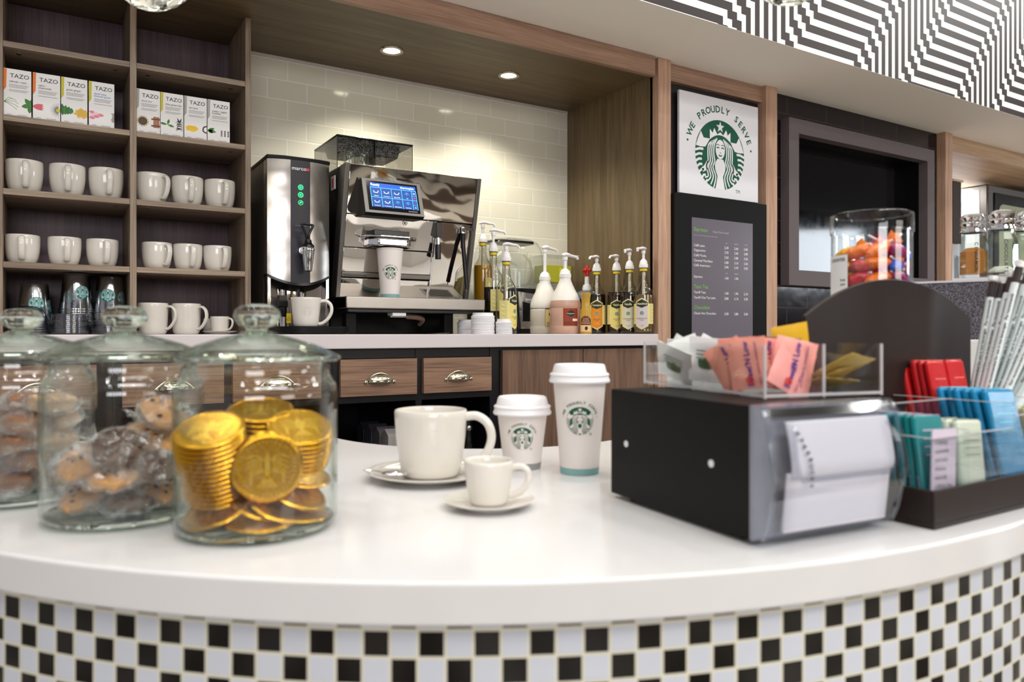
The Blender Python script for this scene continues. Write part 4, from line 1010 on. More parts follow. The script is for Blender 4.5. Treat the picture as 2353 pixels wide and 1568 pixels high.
# ================================================================ SYRUP BOTTLES
def pump_parts(t, z, aim, rise, capr=.0165, gold=True, spout=.045, par=None, sc=1.0):
    """screw cap, stem and nozzle; z = cap base, aim = direction of the spout"""
    b = MB(); c = capr
    b.lathe([(0, z), (c, z), (c, z + .014), (c * .93, z + .016), (c * .82, z + .026), (c * .5, z + .032), (c * .36, z + .034), (0, z + .034)], 32, M['pump'])
    for i in range(24):
        a = 2 * PI * i / 24; b.tube([(c * math.cos(a), c * math.sin(a), z + .001), (c * math.cos(a), c * math.sin(a), z + .013)], .0008, M['pump'], 5)
    b.build('pump_cap', t)
    s = MB(); z1 = z + .034 + rise; s.tube([(0, 0, z + .03), (0, 0, z1 - .008)], .0052 * sc, M['pump'], 14); s.tube([(0, 0, z1 - .012), (0, 0, z1)], .0078 * sc, M['pump'], 14); so = s.build('pump_stem', t)
    n = MB(); dx, dy = math.cos(aim), math.sin(aim)
    P = [(-.013, .004), (-.004, .008), (.010, .009), (.024, .006), (.038, .005), (spout, .001), (spout + .003, -.006)]
    n.tube(smoothpts([(dx * a, dy * a, z1 + h) for a, h in P], 3), [v * sc for v in (.004, .006, .0085, .010, .0105, .0105, .010, .009, .008, .0075, .007, .0065, .006, .0056, .0052, .005, .0048, .0046, .0044)], M['pump'], 14, ref=(-dy, dx, 0), r2=[v * sc for v in (.003, .004, .0048, .0052, .0055, .0055, .0054, .0052, .005, .0048, .0046, .0044, .0042, .004, .004, .004, .004, .004, .004)])
    n.build('pump_nozzle', so)
def liquid(name, rgb, rough=.08, trans=0.0):
    return mat(name, rgb, rough, trans=trans, ior=1.36)
M['amber'] = liquid('amber_syrup', (190, 140, 40)); M['dark_syrup'] = liquid('dark_syrup', (30, 16, 12)); M['brown_syrup'] = liquid('brown_syrup', (52, 30, 16))
M['straw_syrup'] = liquid('clear_straw_syrup', (120, 100, 66))
LBY = cm((226, 214, 140)); LBK = cm((24, 40, 44))
def bottle(label, loc, rotz, word, sub, lcol, syr, fill, aim, rise, back=False, spl=.045, lift=0.0):
    """rotz turns the front label (local +X)"""
    t = thing('syrup_bottle', label, 'syrup bottle', loc, rotz, 'one litre syrup bottles with pumps')
    R = .0368
    prof = [(0, .004), (R * .7, .004), (R * .8, 0), (R * .95, .001), (R, .006), (R, .016), (R * .985, .018), (R, .021), (R, .145), (R * .99, .155), (R * .90, .168), (R * .66, .183), (R * .46, .196), (R * .40, .21), (R * .38, .232), (R * .36, .246), (.0138, .248), (.0138, .256)]
    b = MB(); b.lathe(prof, 48, M['bottle_glass']); b.build('bottle_wall', t)
    b = MB(); q = [(0, .006), (R * .9, .006), (R * .94, .012)]
    for r, z in prof[6:]:
        if z < fill: q.append((r * .945, z))
    rr = q[-1][0]; q += [(rr, fill), (0, fill)]
    b.lathe(q, 40, syr); b.build('syrup', t)
    b = MB(); b.tube([(0, 0, .012), (0, 0, .250)], .0058, cm((214, 206, 196)), 12); b.build('dip_tube', t)
    b = MB(); b.lathe([(.0142, .243), (.0146, .243), (.0146, .256), (.0142, .256)], 32, M['yellow_print']); b.lathe([(.0148, .252), (.0152, .2535), (.0148, .255)], 32, cm((24, 84, 84))); b.build('neck_ring', t)
    pump_parts(t, .256, aim - rotz, rise, spout=spl)
    # label: panel round the side and a six sided front plate
    b = MB(); Z = .076; fn = lambda off: around(R, Z, 0, off)
    for sgn in (-1, 1):
        xs_ = rng(.014, .060, 12) if sgn > 0 else rng(-.060, -.014, 12)
        put2d(b, strip(xs_, lambda x: .040, lambda x: -.038), LBY, fn(.0004))
        for k in range(14):
            z = .034 - k * .005; xs_ = [sgn * x for x in rng(.031, .052 - .006 * ((k * 7) % 3), 5)]
            put2d(b, strip(xs_ if sgn > 0 else xs_[::-1], lambda x: z + .0011, lambda x: z), cm((150, 140, 96)), fn(.0007))
    put2d(b, strip(rng(-.026, .026, 16), lambda x: .062 - abs(x) * .55, lambda x: -.060 + abs(x) * .55), LBY, fn(.0007))
    put2d(b, strip(rng(-.0235, .0235, 16), lambda x: .0585 - abs(x) * .55, lambda x: -.0565 + abs(x) * .55), lcol, fn(.0009))
    put2d(b, strip(rng(-.0225, .0225, 16), lambda x: .0565 - abs(x) * .5, lambda x: .0235 + abs(x) * .42), LBK, fn(.0011))
    put2d(b, ([(x, y + .036) for x, y in text_geo(word, .0115, 'CENTER', .02, .98)[0]], text_geo(word, .0115, 'CENTER', .02, .98)[1]), cm((236, 224, 150)), fn(.0014))
    for k, s in enumerate((sub, 'SYRUP')):
        g = text_geo(s, .0050, 'CENTER', .005); put2d(b, ([(x, y - .019 - k * .0062) for x, y in g[0]], g[1]), M['dark_ink'], fn(.0013))
    g = text_geo('1 LITRE', .0042, 'CENTER', 0); put2d(b, ([(x, y - .046) for x, y in g[0]], g[1]), M['dark_ink'], fn(.0013))
    emblem(b, .0072, lambda off: (lambda h: lambda x, y: h(x, y + .003))(around(R, Z, 0, off + .0011)), M['green'], cm((150, 190, 185)))
    b.build('label', t)
    return t
def put_bottle(px, Y, turn, *a, **k):
    x = ax(px, Y); return bottle(a[0], (x, Y, ZC + .0006 + k.get('lift', 0)), facing(x, Y) + turn, *a[1:], **k)
Wt = PI   # spouts that point left, towards the machine
put_bottle(1478.7, 2.193, -.18, 'syrup bottle with white Hazelnut label, rightmost against the oak side', 'Hazelnut', 'SUGAR REDUCED', cm((206, 194, 196)), M['straw_syrup'], .150, -2.95, .033, spl=.036)
put_bottle(1446.5, 2.270, -.14, 'syrup bottle with pale Vanilla label between yellow Vanilla and Hazelnut bottles', 'Vanilla', 'SUGAR REDUCED', cm((206, 200, 176)), M['dark_syrup'], .165, -2.75, .033, spl=.036)
put_bottle(1416.7, 2.353, .02, 'syrup bottle with yellow Vanilla label, second of the right-hand four', 'Vanilla', 'FLAVOURED', cm((222, 206, 120)), M['brown_syrup'], .168, 3.4, .018)
put_bottle(1371.0, 2.420, .02, 'syrup bottle with orange Caramel label, beside the squeezy caramel bottle', 'Caramel', 'FLAVOURED', cm((214, 134, 30)), M['dark_syrup'], .160, 3.4, .018)
# the three beside the machine show their back labels
put_bottle(1109.5, 2.53, 1.9, 'syrup bottle with clear amber syrup, right behind the coffee machine edge', 'Vanilla', 'SUGAR FREE', cm((222, 206, 120)), M['amber'], .165, -.3, .034, lift=.100)
put_bottle(1133.5, 2.36, 1.35, 'dark syrup bottle between the amber one and the front one beside the blender', 'Caramel', 'FLAVOURED', cm((222, 206, 120)), M['dark_syrup'], .125, -.2, .036, lift=.045)
put_bottle(1163.0, 2.245, .95, 'nearly empty syrup bottle in front of the blender, label turned sideways', 'Vanilla', 'FLAVOURED', cm((222, 206, 120)), M['brown_syrup'], .040, -.3, .018)
t = thing('bottle_rack', 'black stepped rack lifting the two rear syrup bottles beside the coffee machine', 'rack', (0, 0, ZC + .0006))
b = MB(); xq = ax(1133.5, 2.36); b.box(xq - .045, xq + .045, 2.315, 2.405, 0, .0445, M['black_matte']); b.build('lower_step', t)
b = MB(); xq = ax(1109.5, 2.53); b.box(xq - .045, xq + .045, 2.485, 2.575, 0, .0995, M['black_matte']); b.build('upper_step', t)

# big pump jugs
def jug(label, loc, rotz, body, liq, lab, aim, rise, word, fill):
    t = thing('sauce_jug', label, 'pump jug', loc, rotz, 'large plastic pump jugs')
    R = .058
    pr = [(0, .003), (R * .85, .003), (R * .95, 0), (R, .006), (R, .028), (R * .97, .032), (R, .036), (R, .092), (R * .97, .096), (R, .100), (R, .112), (R * .95, .124), (R * .80, .148), (R * .60, .170), (R * .46, .188), (R * .38, .200), (.020, .212)]
    b = MB(); b.lathe([p for p in pr if p[1] <= fill + .001] + [(0, [p for p in pr if p[1] <= fill + .001][-1][1])], 48, liq); b.build('jug_wall', t)
    up = [p for p in pr if p[1] >= fill - .0125]
    b = MB(); b.lathe([(up[0][0] + .0001, up[0][1])] + up[1:] , 48, body)
    b.tube(smoothpts([(-R * .42, 0, .196), (-R * .75, 0, .192), (-R * .98, 0, .168), (-R * 1.0, 0, .136), (-R * .94, 0, .124)], 4), .008, body, 12, ref=(0, 1, 0)); b.build('jug_shoulder', t)
    pump_parts(t, .210, aim - rotz, rise, .0215, spout=.062, sc=1.25)
    if lab:
        b = MB(); fn = lambda off: around(R, .062, 0, off)
        put2d(b, strip(rng(-.031, .031, 14), lambda x: .034, lambda x: -.034), cm((230, 160, 90)) if word == 'Frappuccino' else cm((60, 46, 30)), fn(.0005))
        put2d(b, strip(rng(-.0295, .0295, 14), lambda x: .0325, lambda x: -.0325), lab, fn(.0008))
        put2d(b, strip(rng(-.0165, .0165, 10), lambda x: .026 - abs(x) * .5, lambda x: -.0 + abs(x) * .5), LBK, fn(.0011))
        g = text_geo(word, .0062, 'CENTER', .02); put2d(b, ([(x, y + .011) for x, y in g[0]], g[1]), cm((236, 200, 120)), fn(.0014))
        put2d(b, strip(rng(.006, .028, 6), lambda x: -.006, lambda x: -.015), cm((232, 220, 220)), fn(.0012))
        for k in range(4): put2d(b, strip(rng(-.026, .0 + .02 * (k % 2), 6), lambda x: -.017 - k * .0035, lambda x: -.0182 - k * .0035), cm((60, 30, 24)), fn(.0012))
        b.build('label', t)
    return t
M['jug_white'] = mat('milky_plastic_jug', (226, 222, 216), .35, sss=.1); M['jug_pink'] = mat('pinkish_brown_base', (196, 158, 142), .3, sss=.1)
M['jug_grey'] = mat('translucent_grey_base', (196, 190, 176), .3)
Y = 2.277; x = ax(1298.7, Y); jug('large pump jug with pinkish base and red label, in front of the white jug', (x, Y, ZC + .0006), facing(x, Y) + .38, M['jug_white'], M['jug_pink'], cm((140, 52, 26)), .15, .045, 'Frappuccino', .136)
Y = 2.43; x = ax(1252, Y); jug('large white pump jug with yellow label, between the blender and the pinkish jug', (x, Y, ZC + .0006), facing(x, Y) + .55, M['jug_white'], M['jug_grey'], cm((226, 206, 130)), .15, .088, 'Vanilla', .100)

# squeezy caramel bottle
Y = 2.20; x = ax(1346, Y)
t = thing('squeeze_bottle', 'small yellow caramel drizzle bottle with brown label between jug and Caramel syrup', 'sauce bottle', (x, Y, ZC + .0006), facing(x, Y))
b = MB(); b.lathe([(0, 0), (.020, 0), (.0225, .004), (.0225, .05), (.021, .07), (.016, .10), (.0155, .12), (.017, .138), (.0185, .142), (.0185, .152), (0, .152)], 36, mat('caramel_sauce', (190, 150, 60), .2)); b.build('bottle_wall', t)
b = MB(); fn = lambda off: around(.0226, .03, 0, off)
put2d(b, strip(rng(-.021, .021, 10), lambda x: .036 - 30 * x * x, lambda x: -.022), cm((110, 52, 26)), fn(.0004))
put2d(b, strip(rng(-.021, .021, 10), lambda x: .002, lambda x: -.022), cm((226, 190, 140)), fn(.0007))
for k, s in enumerate(('Caramel', 'Flavoured', 'Drizzle Sauce')):
    g = text_geo(s, .0062, 'CENTER', .01); put2d(b, ([(a, c + .023 - k * .0075) for a, c in g[0]], g[1]), cm((236, 214, 180)), fn(.0008))
put2d(b, fan((.002, -.010), [(.002 + .006 * math.cos(i), -.010 + .008 * math.sin(i)) for i in range(6)]), cm((40, 24, 20)), fn(.0009)); b.build('label', t)
# grey dispenser with red nozzle behind it
Y = 2.53; x = ax(1348.5, Y)
t = thing('sauce_dispenser', 'grey domed sauce dispenser with red star nozzle behind the caramel bottle', 'dispenser', (x, Y, ZC + .0006), 0)
b = MB(); b.lathe([(0, 0), (.046, 0), (.048, .01), (.050, .15), (.0, .15)], 40, mat('dark_sauce_tub', (36, 26, 24), .2)); b.build('tub', t)
b = MB(); b.lathe([(.052, .146), (.053, .160), (.050, .166), (.040, .176), (.022, .184), (0, .185)], 40, mat('blue_grey_lid', (96, 106, 124), .3)); b.build('lid', t)
b = MB(); b.lathe([(0, .183), (.0195, .183), (.019, .196), (.0165, .203), (.0165, .207), (.010, .209), (.009, .245), (0, .245)], 28, M['pump']); b.build('pump', t)
b = MB(); rd = mat('red_nozzle', (196, 40, 26), .3); b.lathe([(0, .243), (.0105, .243), (.0105, .262), (.008, .266), (.0075, .285), (.005, .290), (0, .291)], 20, rd)
for a in range(4): b.ell((.013 * math.cos(a * PI / 2 + .4), .013 * math.sin(a * PI / 2 + .4), .269), (.008, .008, .009), rd, nu=10, nv=8)
b.build('nozzle', t)

# blender with its clear hood
Y = 2.645; x0b, x1b = ax(1100, Y), ax(1234, Y)
t = thing('blender', 'black and chrome blender under a clear domed hood behind the syrup bottles', 'blender', ((x0b + x1b) / 2, Y, ZC + .0006), 0)
hw = (x1b - x0b) / 2
b = MB()
def rr_(hx, hy, r, n=6):
    P = []
    for cx_, cy_, a in ((hx - r, hy - r, 0), (-hx + r, hy - r, PI / 2), (-hx + r, -hy + r, PI), (hx - r, -hy + r, 1.5 * PI)):
        for i in range(n + 1): P.append((cx_ + r * math.cos(a + i * PI / 2 / n), cy_ + r * math.sin(a + i * PI / 2 / n)))
    return P
def loft(mb, levels, m, caps=(True, True)):
    v = []; n = len(levels[0][0]); f = []
    for P, z in levels: v += [(x, y, z) for x, y in P]
    for k in range(len(levels) - 1):
        for i in range(n): f.append((k * n + i, k * n + (i + 1) % n, (k + 1) * n + (i + 1) % n, (k + 1) * n + i))
    if caps[0]: f.append(tuple(range(n))[::-1])
    if caps[1]: f.append(tuple((len(levels) - 1) * n + i for i in range(n)))
    mb.add(v, f, m)
loft(b, [(rr_(hw * .93, .095, .035), 0), (rr_(hw * .93, .095, .035), .06), (rr_(hw * .86, .088, .035), .14), (rr_(hw * .84, .085, .035), .185)], M['black_plastic']); b.build('motor_base', t)
b = MB()
b.prism([(-.02 + hw * .1, .02), (hw * .62, .02), (hw * .52, .16), (-.02, .17)], -.107, -.098, 'Y', M['chrome']); b.prism([(.0, .05), (hw * .42, .05), (hw * .34, .12), (.0, .13)], -.110, -.105, 'Y', M['black_plastic'])
b.tube(smoothpts([(hw * .80, -.098, .01), (hw * .78, -.098, .08), (hw * .62, -.09, .17)], 5), .006, M['chrome'], 10); b.tube(smoothpts([(hw * .95, -.085, .01), (hw * .92, -.085, .08), (hw * .80, -.08, .17)], 5), .004, M['chrome'], 10); b.build('chrome_trim', t)
b = MB(); g = text_geo('blendtec', .013, 'CENTER'); put2d(b, g, M['white_ink'], flat((hw * .25, -.1105, .135), (1, 0, 0), (0, 0, 1))); b.build('brand_lettering', t)
b = MB(); loft(b, [(rr_(hw * .95, .092, .05), .19), (rr_(hw * .96, .094, .05), .28), (rr_(hw * .93, .090, .055), .345), (rr_(hw * .84, .080, .055), .375), (rr_(hw * .62, .075, .05), .388), (rr_(hw * .3, .03, .02), .39)], M['acrylic'], (False, True)); ho = b.build('hood', t)
b = MB(); b.tube([(p[0] * .97, p[1] * .97, .193) for p in rr_(hw * .97, .093, .05)] + [(rr_(hw * .97, .093, .05)[0][0] * .97, 0.044, .193)], .004, M['acrylic'], 6)
b.prism(rr_(hw * .7, .06, .03), .372, .382, 'Z', M['black_plastic']); b.build('hood_seal', ho)
b = MB(); loft(b, [(rr_(.050, .05, .012), .195), (rr_(.058, .058, .014), .30), (rr_(.062, .062, .015), .335)], M['acrylic'], (True, False)); b.tube(smoothpts([(.058, -.02, .33), (.085, -.03, .30), (.095, -.03, .25), (.078, -.03, .21), (.05, -.02, .20)], 4), .005, M['acrylic_smoke'], 10); b.build('jar', t)

# clear shelf rack at the wall
x0r, x1r, y0r, y1r = ax(1236, 2.66), ax(1303, 2.66), 2.60, 2.73
t = thing('acrylic_rack', 'clear acrylic rack with yellow-green boxes against the tiles behind the jugs', 'rack', (x0r, y0r, ZC + .0006), 0)
wr = x1r - x0r; hr = .335
b = MB(); m = M['acrylic']
b.box(0, .004, 0, .13, 0, hr, m); b.box(wr - .004, wr, 0, .13, 0, hr, m)
for z in (0, .105, .215, hr - .004): b.box(.004, wr - .004, 0, .13, z, z + .004, m)
b.build('rack_frame', t)
b = MB(); b.tube([(-.012, -.01, hr), (wr + .01, -.01, hr)], .003, M['acrylic_edge'], 8); b.build('front_rail', t)
for z, c, l in ((.220, (180, 180, 40), 'yellow-green box on the upper level of the acrylic rack'), (.110, (150, 96, 50), 'brown box on the middle level of the acrylic rack'), (.0055, (222, 214, 180), 'cream box on the bottom level of the acrylic rack')):
    b = MB(); b.box(.008, wr - .008, .02, .10, 0, .072, cm(c)); b.box(wr * .55, wr * .85, .0185, .02, .01, .062, cm(tuple(min(255, v + 30) for v in c)))
    tag(b.build('packet_box', None, (x0r, y0r, ZC + .0012 + z), bevel=.001), l, 'box', 'boxes in the acrylic rack')

# stacks of white lids
def lidstack(px, Y, n, word, r=.0465, lean=0):
    x = ax(px, Y); p = None; g = '%s stack of white lids' % word
    for k in range(n):
        lab = 'white plastic cup lid, %s the %s stack by the coffee machine' % ('topmost of' if k == n - 1 else 'inside', word)
        lc = (x + .0006 * math.sin(k * 1.7), Y, ZC + .0006 + k * .0052)
        if p is None:
            b = MB(); b.lathe([(r - .003, 0), (r, 0), (r + .0006, .0026), (r - .001, .0045), (r - .004, .0052), (r - .0055, .0145), (r - .008, .0145), (r - .010, .012), (0, .012)], 48, M['lid_white']); p = tag(b.build('cup_lid', None, lc), lab, 'cup lid', g)
        else: dup(p, lc, 0, lab, g)
lidstack(1109.5, 2.215, 12, 'tall', .0400); lidstack(1158, 2.185, 8, 'short', .0285)
lidstack(1070, 2.36, 8, 'rear', .030)
# loose printed card under the machine
b = MB(); b.box(-.045, .045, -.03, .03, 0, .001, M['frame_steel']); b.box(-.04, .04, -.026, .026, .001, .0014, cm((40, 34, 34)))
tag(b.build('printed_card', None, (ax(1000, 2.22), 2.235, ZC + .0006), (0, math.radians(-4), .25)), 'small dark printed card lying on the worktop below the coffee machine', 'card')
# ================================================================ SIGN, MENU, SCREEN, KITCHEN
Ys = 2.170
t = thing('poster_sign', 'white square sign with large round green emblem above the black menu board', 'sign', (2.121, Ys, E + .558))
b = MB(); b.box(0, .461, 0, .012, 0, .409, mat('sign_board', (232, 232, 238), .35)); b.build('sign_board', t, bevel=.0008)
b = MB(); emblem(b, .1435, lambda off: flat((.230, -.0002, .176), (1, 0, 0), (0, 0, 1), off), M['green'], cm((234, 234, 240)), 'WE PROUDLY SERVE', tm=M['green'], eps=.0002)
put2d(b, text_geo('TM', .02), M['green'], flat((.230 + .105, -.0004, .028), (1, 0, 0), (0, 0, 1))); b.build('emblem', t)

t = thing('menu_board', 'tall black menu board with grey price list under the round emblem sign', 'menu board', (2.062, 2.134, 0))
b = MB(); b.box(0, .532, 0, .064, .02, E + .546, M['black_matte']); b.build('board', t, bevel=.001)
b = MB(); b.box(.0897, .4425, -.0012, 0, E - .16, E + .457, mat('menu_sheet', (104, 98, 108), .25)); b.build('price_sheet', t)
hd = MB(); it = MB(); pr = MB()
F = lambda x, z: flat((x, -.0016, E + z), (1, 0, 0), (0, 0, 1))
XL = 2.1624 - 2.062
for s, z, sz_ in (('Espresso', .404, .0215), ('Tazo Tea', .177, .021), ('Chocolate', .0945, .021)): put2d(hd, text_geo(s, sz_, 'LEFT', .012), cm((110, 176, 84)), F(XL, z))
put2d(it, text_geo('Enjoy Hot or Iced', .0125, 'LEFT'), cm((190, 184, 186)), F(2.2685 - 2.062, .4035)); put2d(it, text_geo('Made with 100% Fairtrade certified coffee', .0078, 'LEFT'), cm((176, 170, 174)), F(XL, .385))
rows = (('Caffè Latte', .348, '2.30', '2.60', '2.80'), ('Cappuccino', .329, '2.30', '2.60', '2.80'), ('Caffè Mocha', .3085, '2.50', '2.80', '3.00'), ('Caramel Macchiato', .288, '2.80', '3.10', '3.30'), ('Caffè Americano', .269, '2.00', '2.30', '2.50'),
        ('Espresso', .224, '1.60', '1.90', ''), ('Tazo® Teas', .162, '1.80', '1.90', '2.10'), ('Tazo® Chai Tea Latte', .141, '2.80', '3.10', '3.30'), ('Classic Hot Chocolate', .0784, '2.50', '2.80', '3.00'))
for r in rows:
    put2d(it, text_geo(r[0], .0135, 'LEFT', .01), cm((226, 220, 220)), F(XL, r[1] - .005))
    for x, s in zip((2.347, 2.4046, 2.462), r[2:]):
        if s: put2d(pr, text_geo(s, .0140, 'CENTER', .015), cm((232, 226, 226)), F(x - 2.062, r[1] - .006))
for x, s in ((2.347, 'tall'), (2.4046, 'grande'), (2.462, 'venti')): put2d(pr, text_geo(s, .0085), cm((200, 194, 196)), F(x - 2.062, .363))
for x, s in ((2.347, 'solo'), (2.4046, 'doppio')): put2d(pr, text_geo(s, .0085), cm((200, 194, 196)), F(x - 2.062, .240))
hd.build('heading_lettering', t); it.build('item_lettering', t); pr.build('price_lettering', t)

t = thing('wall_screen', 'large dark screen in a thick grey frame on the black tiled wall', 'screen', (0, 0, 0))
fr = mat('grey_screen_frame', (96, 86, 88), .5)
x0, x1, z0, z1 = 2.76, 3.916, E + .211, E + .9500; a0, a1, c0, c1 = 2.827, 3.851, E + .2785, E + .8860
b = MB()
for p in ((x0, x1, c1, z1), (x0, x1, z0, c0), (x0, a0, c0, c1), (a1, x1, c0, c1)): b.box(p[0], p[1], 2.15, 2.196, p[2], p[3], fr)
b.build('frame', t)
b = MB()
for p in ((a0 - .004, a1 + .004, c1, c1 + .004), (a0 - .004, a1 + .004, c0 - .004, c0), (a0 - .004, a0, c0, c1), (a1, a1 + .004, c0, c1)): b.box(p[0], p[1], 2.196, 2.262, p[2], p[3], M['black_matte'])
b.build('reveal', t)
b = MB(); b.box(a0 - .004, a1 + .004, 2.262, 2.29, c0 - .004, c1 + .004, mat('screen_black_glass', (9, 8, 11), .06)); b.build('display', t)

# kitchen behind the last post
KC = 0.92
b = MB(); b.box(4.1, 6.1, 2.25, 3.25, 0, KC, M['quartz_grey']); tag(b.build('kitchen_counter'), 'pale counter behind the last oak post at the far right', 'counter')
t = thing('steel_oven', 'steel oven with round-cornered window and film-covered side, behind the glass shakers', 'oven', (5.077, 2.45, KC))
zt2 = E + .951 - KC
b = MB(); b.box(0, .95, 0, .75, 0, zt2, M['frame_steel']); b.build('oven_body', t, bevel=.01)
b = MB(); b.box(-.003, 0, .05, .74, .02, zt2 - .03, cm((222, 228, 238))); fl = b.build('protective_film', t)
b = MB(); a = Vector((-.0035, 0, 0))
put2d(b, ([(-.30, -.02), (.0, -.02), (.0, .02), (-.30, .02)], [(0, 1, 2, 3)]), cm((150, 196, 226)), flat((-.0035, .16, zt2 - .10), (0, -.72, .69), (0, .69, .72)))
for k in range(3): put2d(b, text_geo('PROTECTIVE FILM', .012, 'RIGHT'), cm((70, 140, 190)), flat((-.0042, .16 + .008 * k, zt2 - .10 + .010 * (k - 1)), (0, -.72, .69), (0, .69, .72)))
b.build('film_print', fl)
b = MB(); b.box(.07, .62, -.008, 0, .05, zt2 - .05, M['black_plastic']); b.build('oven_door', t, bevel=.004)
b = MB(); P = []
for cx_, cz_, a_ in ((.50, zt2 - .17, 0), (.17, zt2 - .17, PI / 2), (.17, .3, PI), (.50, .3, 1.5 * PI)):
    for i in range(7): P.append((cx_ + .05 * math.cos(a_ + i * PI / 12), cz_ + .05 * math.sin(a_ + i * PI / 12)))
b.prism(P, -.012, -.008, 'Y', mat('oven_window', (196, 204, 176), .2)); b.build('oven_window', t)
b = MB(); put2d(b, text_geo('2', .05), M['grey_ink'], flat((.3, -.0125, zt2 - .2), (1, 0, 0), (0, 0, 1)))
for k in range(9): put2d(b, stroke([(.16 + .04 * k, zt2 - .17), (.16 + .04 * k, zt2 - .14)], .005), M['grey_ink'], flat((0, -.0125, 0), (1, 0, 0), (0, 0, 1)))
b.build('window_marks', t)
b = MB(); xk0, xk1 = ax(2190, 2.33), ax(2209, 2.33); b.box(xk0, xk1, 2.33, 2.36, E + .52, hz(2200, 418, 2.33), cm((58, 44, 38))); b.box(xk0 - .01, xk1 + .008, 2.32, 2.37, hz(2200, 418, 2.33), hz(2200, 413, 2.33), cm((226, 200, 176)))
tag(b.build('dark_panel', bevel=.002), 'narrow dark upright panel with a pale cap right beside the last oak post', 'panel')
b = MB(); xk0, xk1 = ax(2187, 2.38), ax(2225, 2.38); v = []
for i in range(9):
    x = xk0 + (xk1 - xk0) * i / 8; yk = 2.40 + .012 * math.sin(i * .8); v += [(x, yk, KC), (x, yk, hz(2195, 488, 2.38) - .03 - .06 * (i / 8))]
b.add(v, [(2 * i, 2 * i + 2, 2 * i + 3, 2 * i + 1) for i in range(8)], cm((226, 232, 240))); o = b.build('film_sheet'); s = o.modifiers.new('s', 'SOLIDIFY'); s.thickness = .002
tag(o, 'loose white protective sheet with faint blue tint beside the last oak post', 'sheet')

# ================================================================ THE CURVED BAR
BC = (0.885, 1.562); RO, RI, RT = 1.138, 0.378, 1.1235
def arc(r, a0, a1, n): return [(BC[0] + r * math.cos(a0 + (a1 - a0) * i / n), BC[1] + r * math.sin(a0 + (a1 - a0) * i / n)) for i in range(n + 1)]
def ring_slab(mb, ro, ri, z0, z1, m, yL, yR, n=96):
    out = [(BC[0] - ro, yL)] + arc(ro, PI, 2 * PI - .15, n)
    inn = [(BC[0] - ri, yL)] + arc(ri, PI, 2 * PI - .15, n)
    N = len(out); v = [(x, y, z) for z in (z0, z1) for x, y in out] + [(x, y, z) for z in (z0, z1) for x, y in inn]; f = []
    o0, o1, i0, i1 = 0, N, 2 * N, 3 * N
    for k in range(N - 1):
        f += [(o0 + k, o0 + k + 1, o1 + k + 1, o1 + k), (i0 + k, i1 + k, i1 + k + 1, i0 + k + 1), (o1 + k, o1 + k + 1, i1 + k + 1, i1 + k), (o0 + k, i0 + k, i0 + k + 1, o0 + k + 1)]
    f += [(0, o1, i1, i0), (N - 1, i0 + N - 1, i1 + N - 1, o1 + N - 1)]
    mb.add(v, f, m)
t = thing('curved_bar', 'curved white bar with black and white mosaic front across the foreground', 'bar counter', (0, 0, 0))
b = MB(); ring_slab(b, RO, RI, ZB - .0395, ZB, M['quartz'], 1.75, 1.568); b.build('bar_top', t, bevel=.003, seg=3)
def ray_theta(px, r):
    u = U(px); d = Vector((SY_ + CY_ * u, CY_ - SY_ * u)); d.normalize(); o = -Vector(BC); bq = o.dot(d); cq = o.dot(o) - r * r
    s = -bq - math.sqrt(bq * bq - cq); p = d * s - Vector(BC); return math.atan2(p.y, p.x)
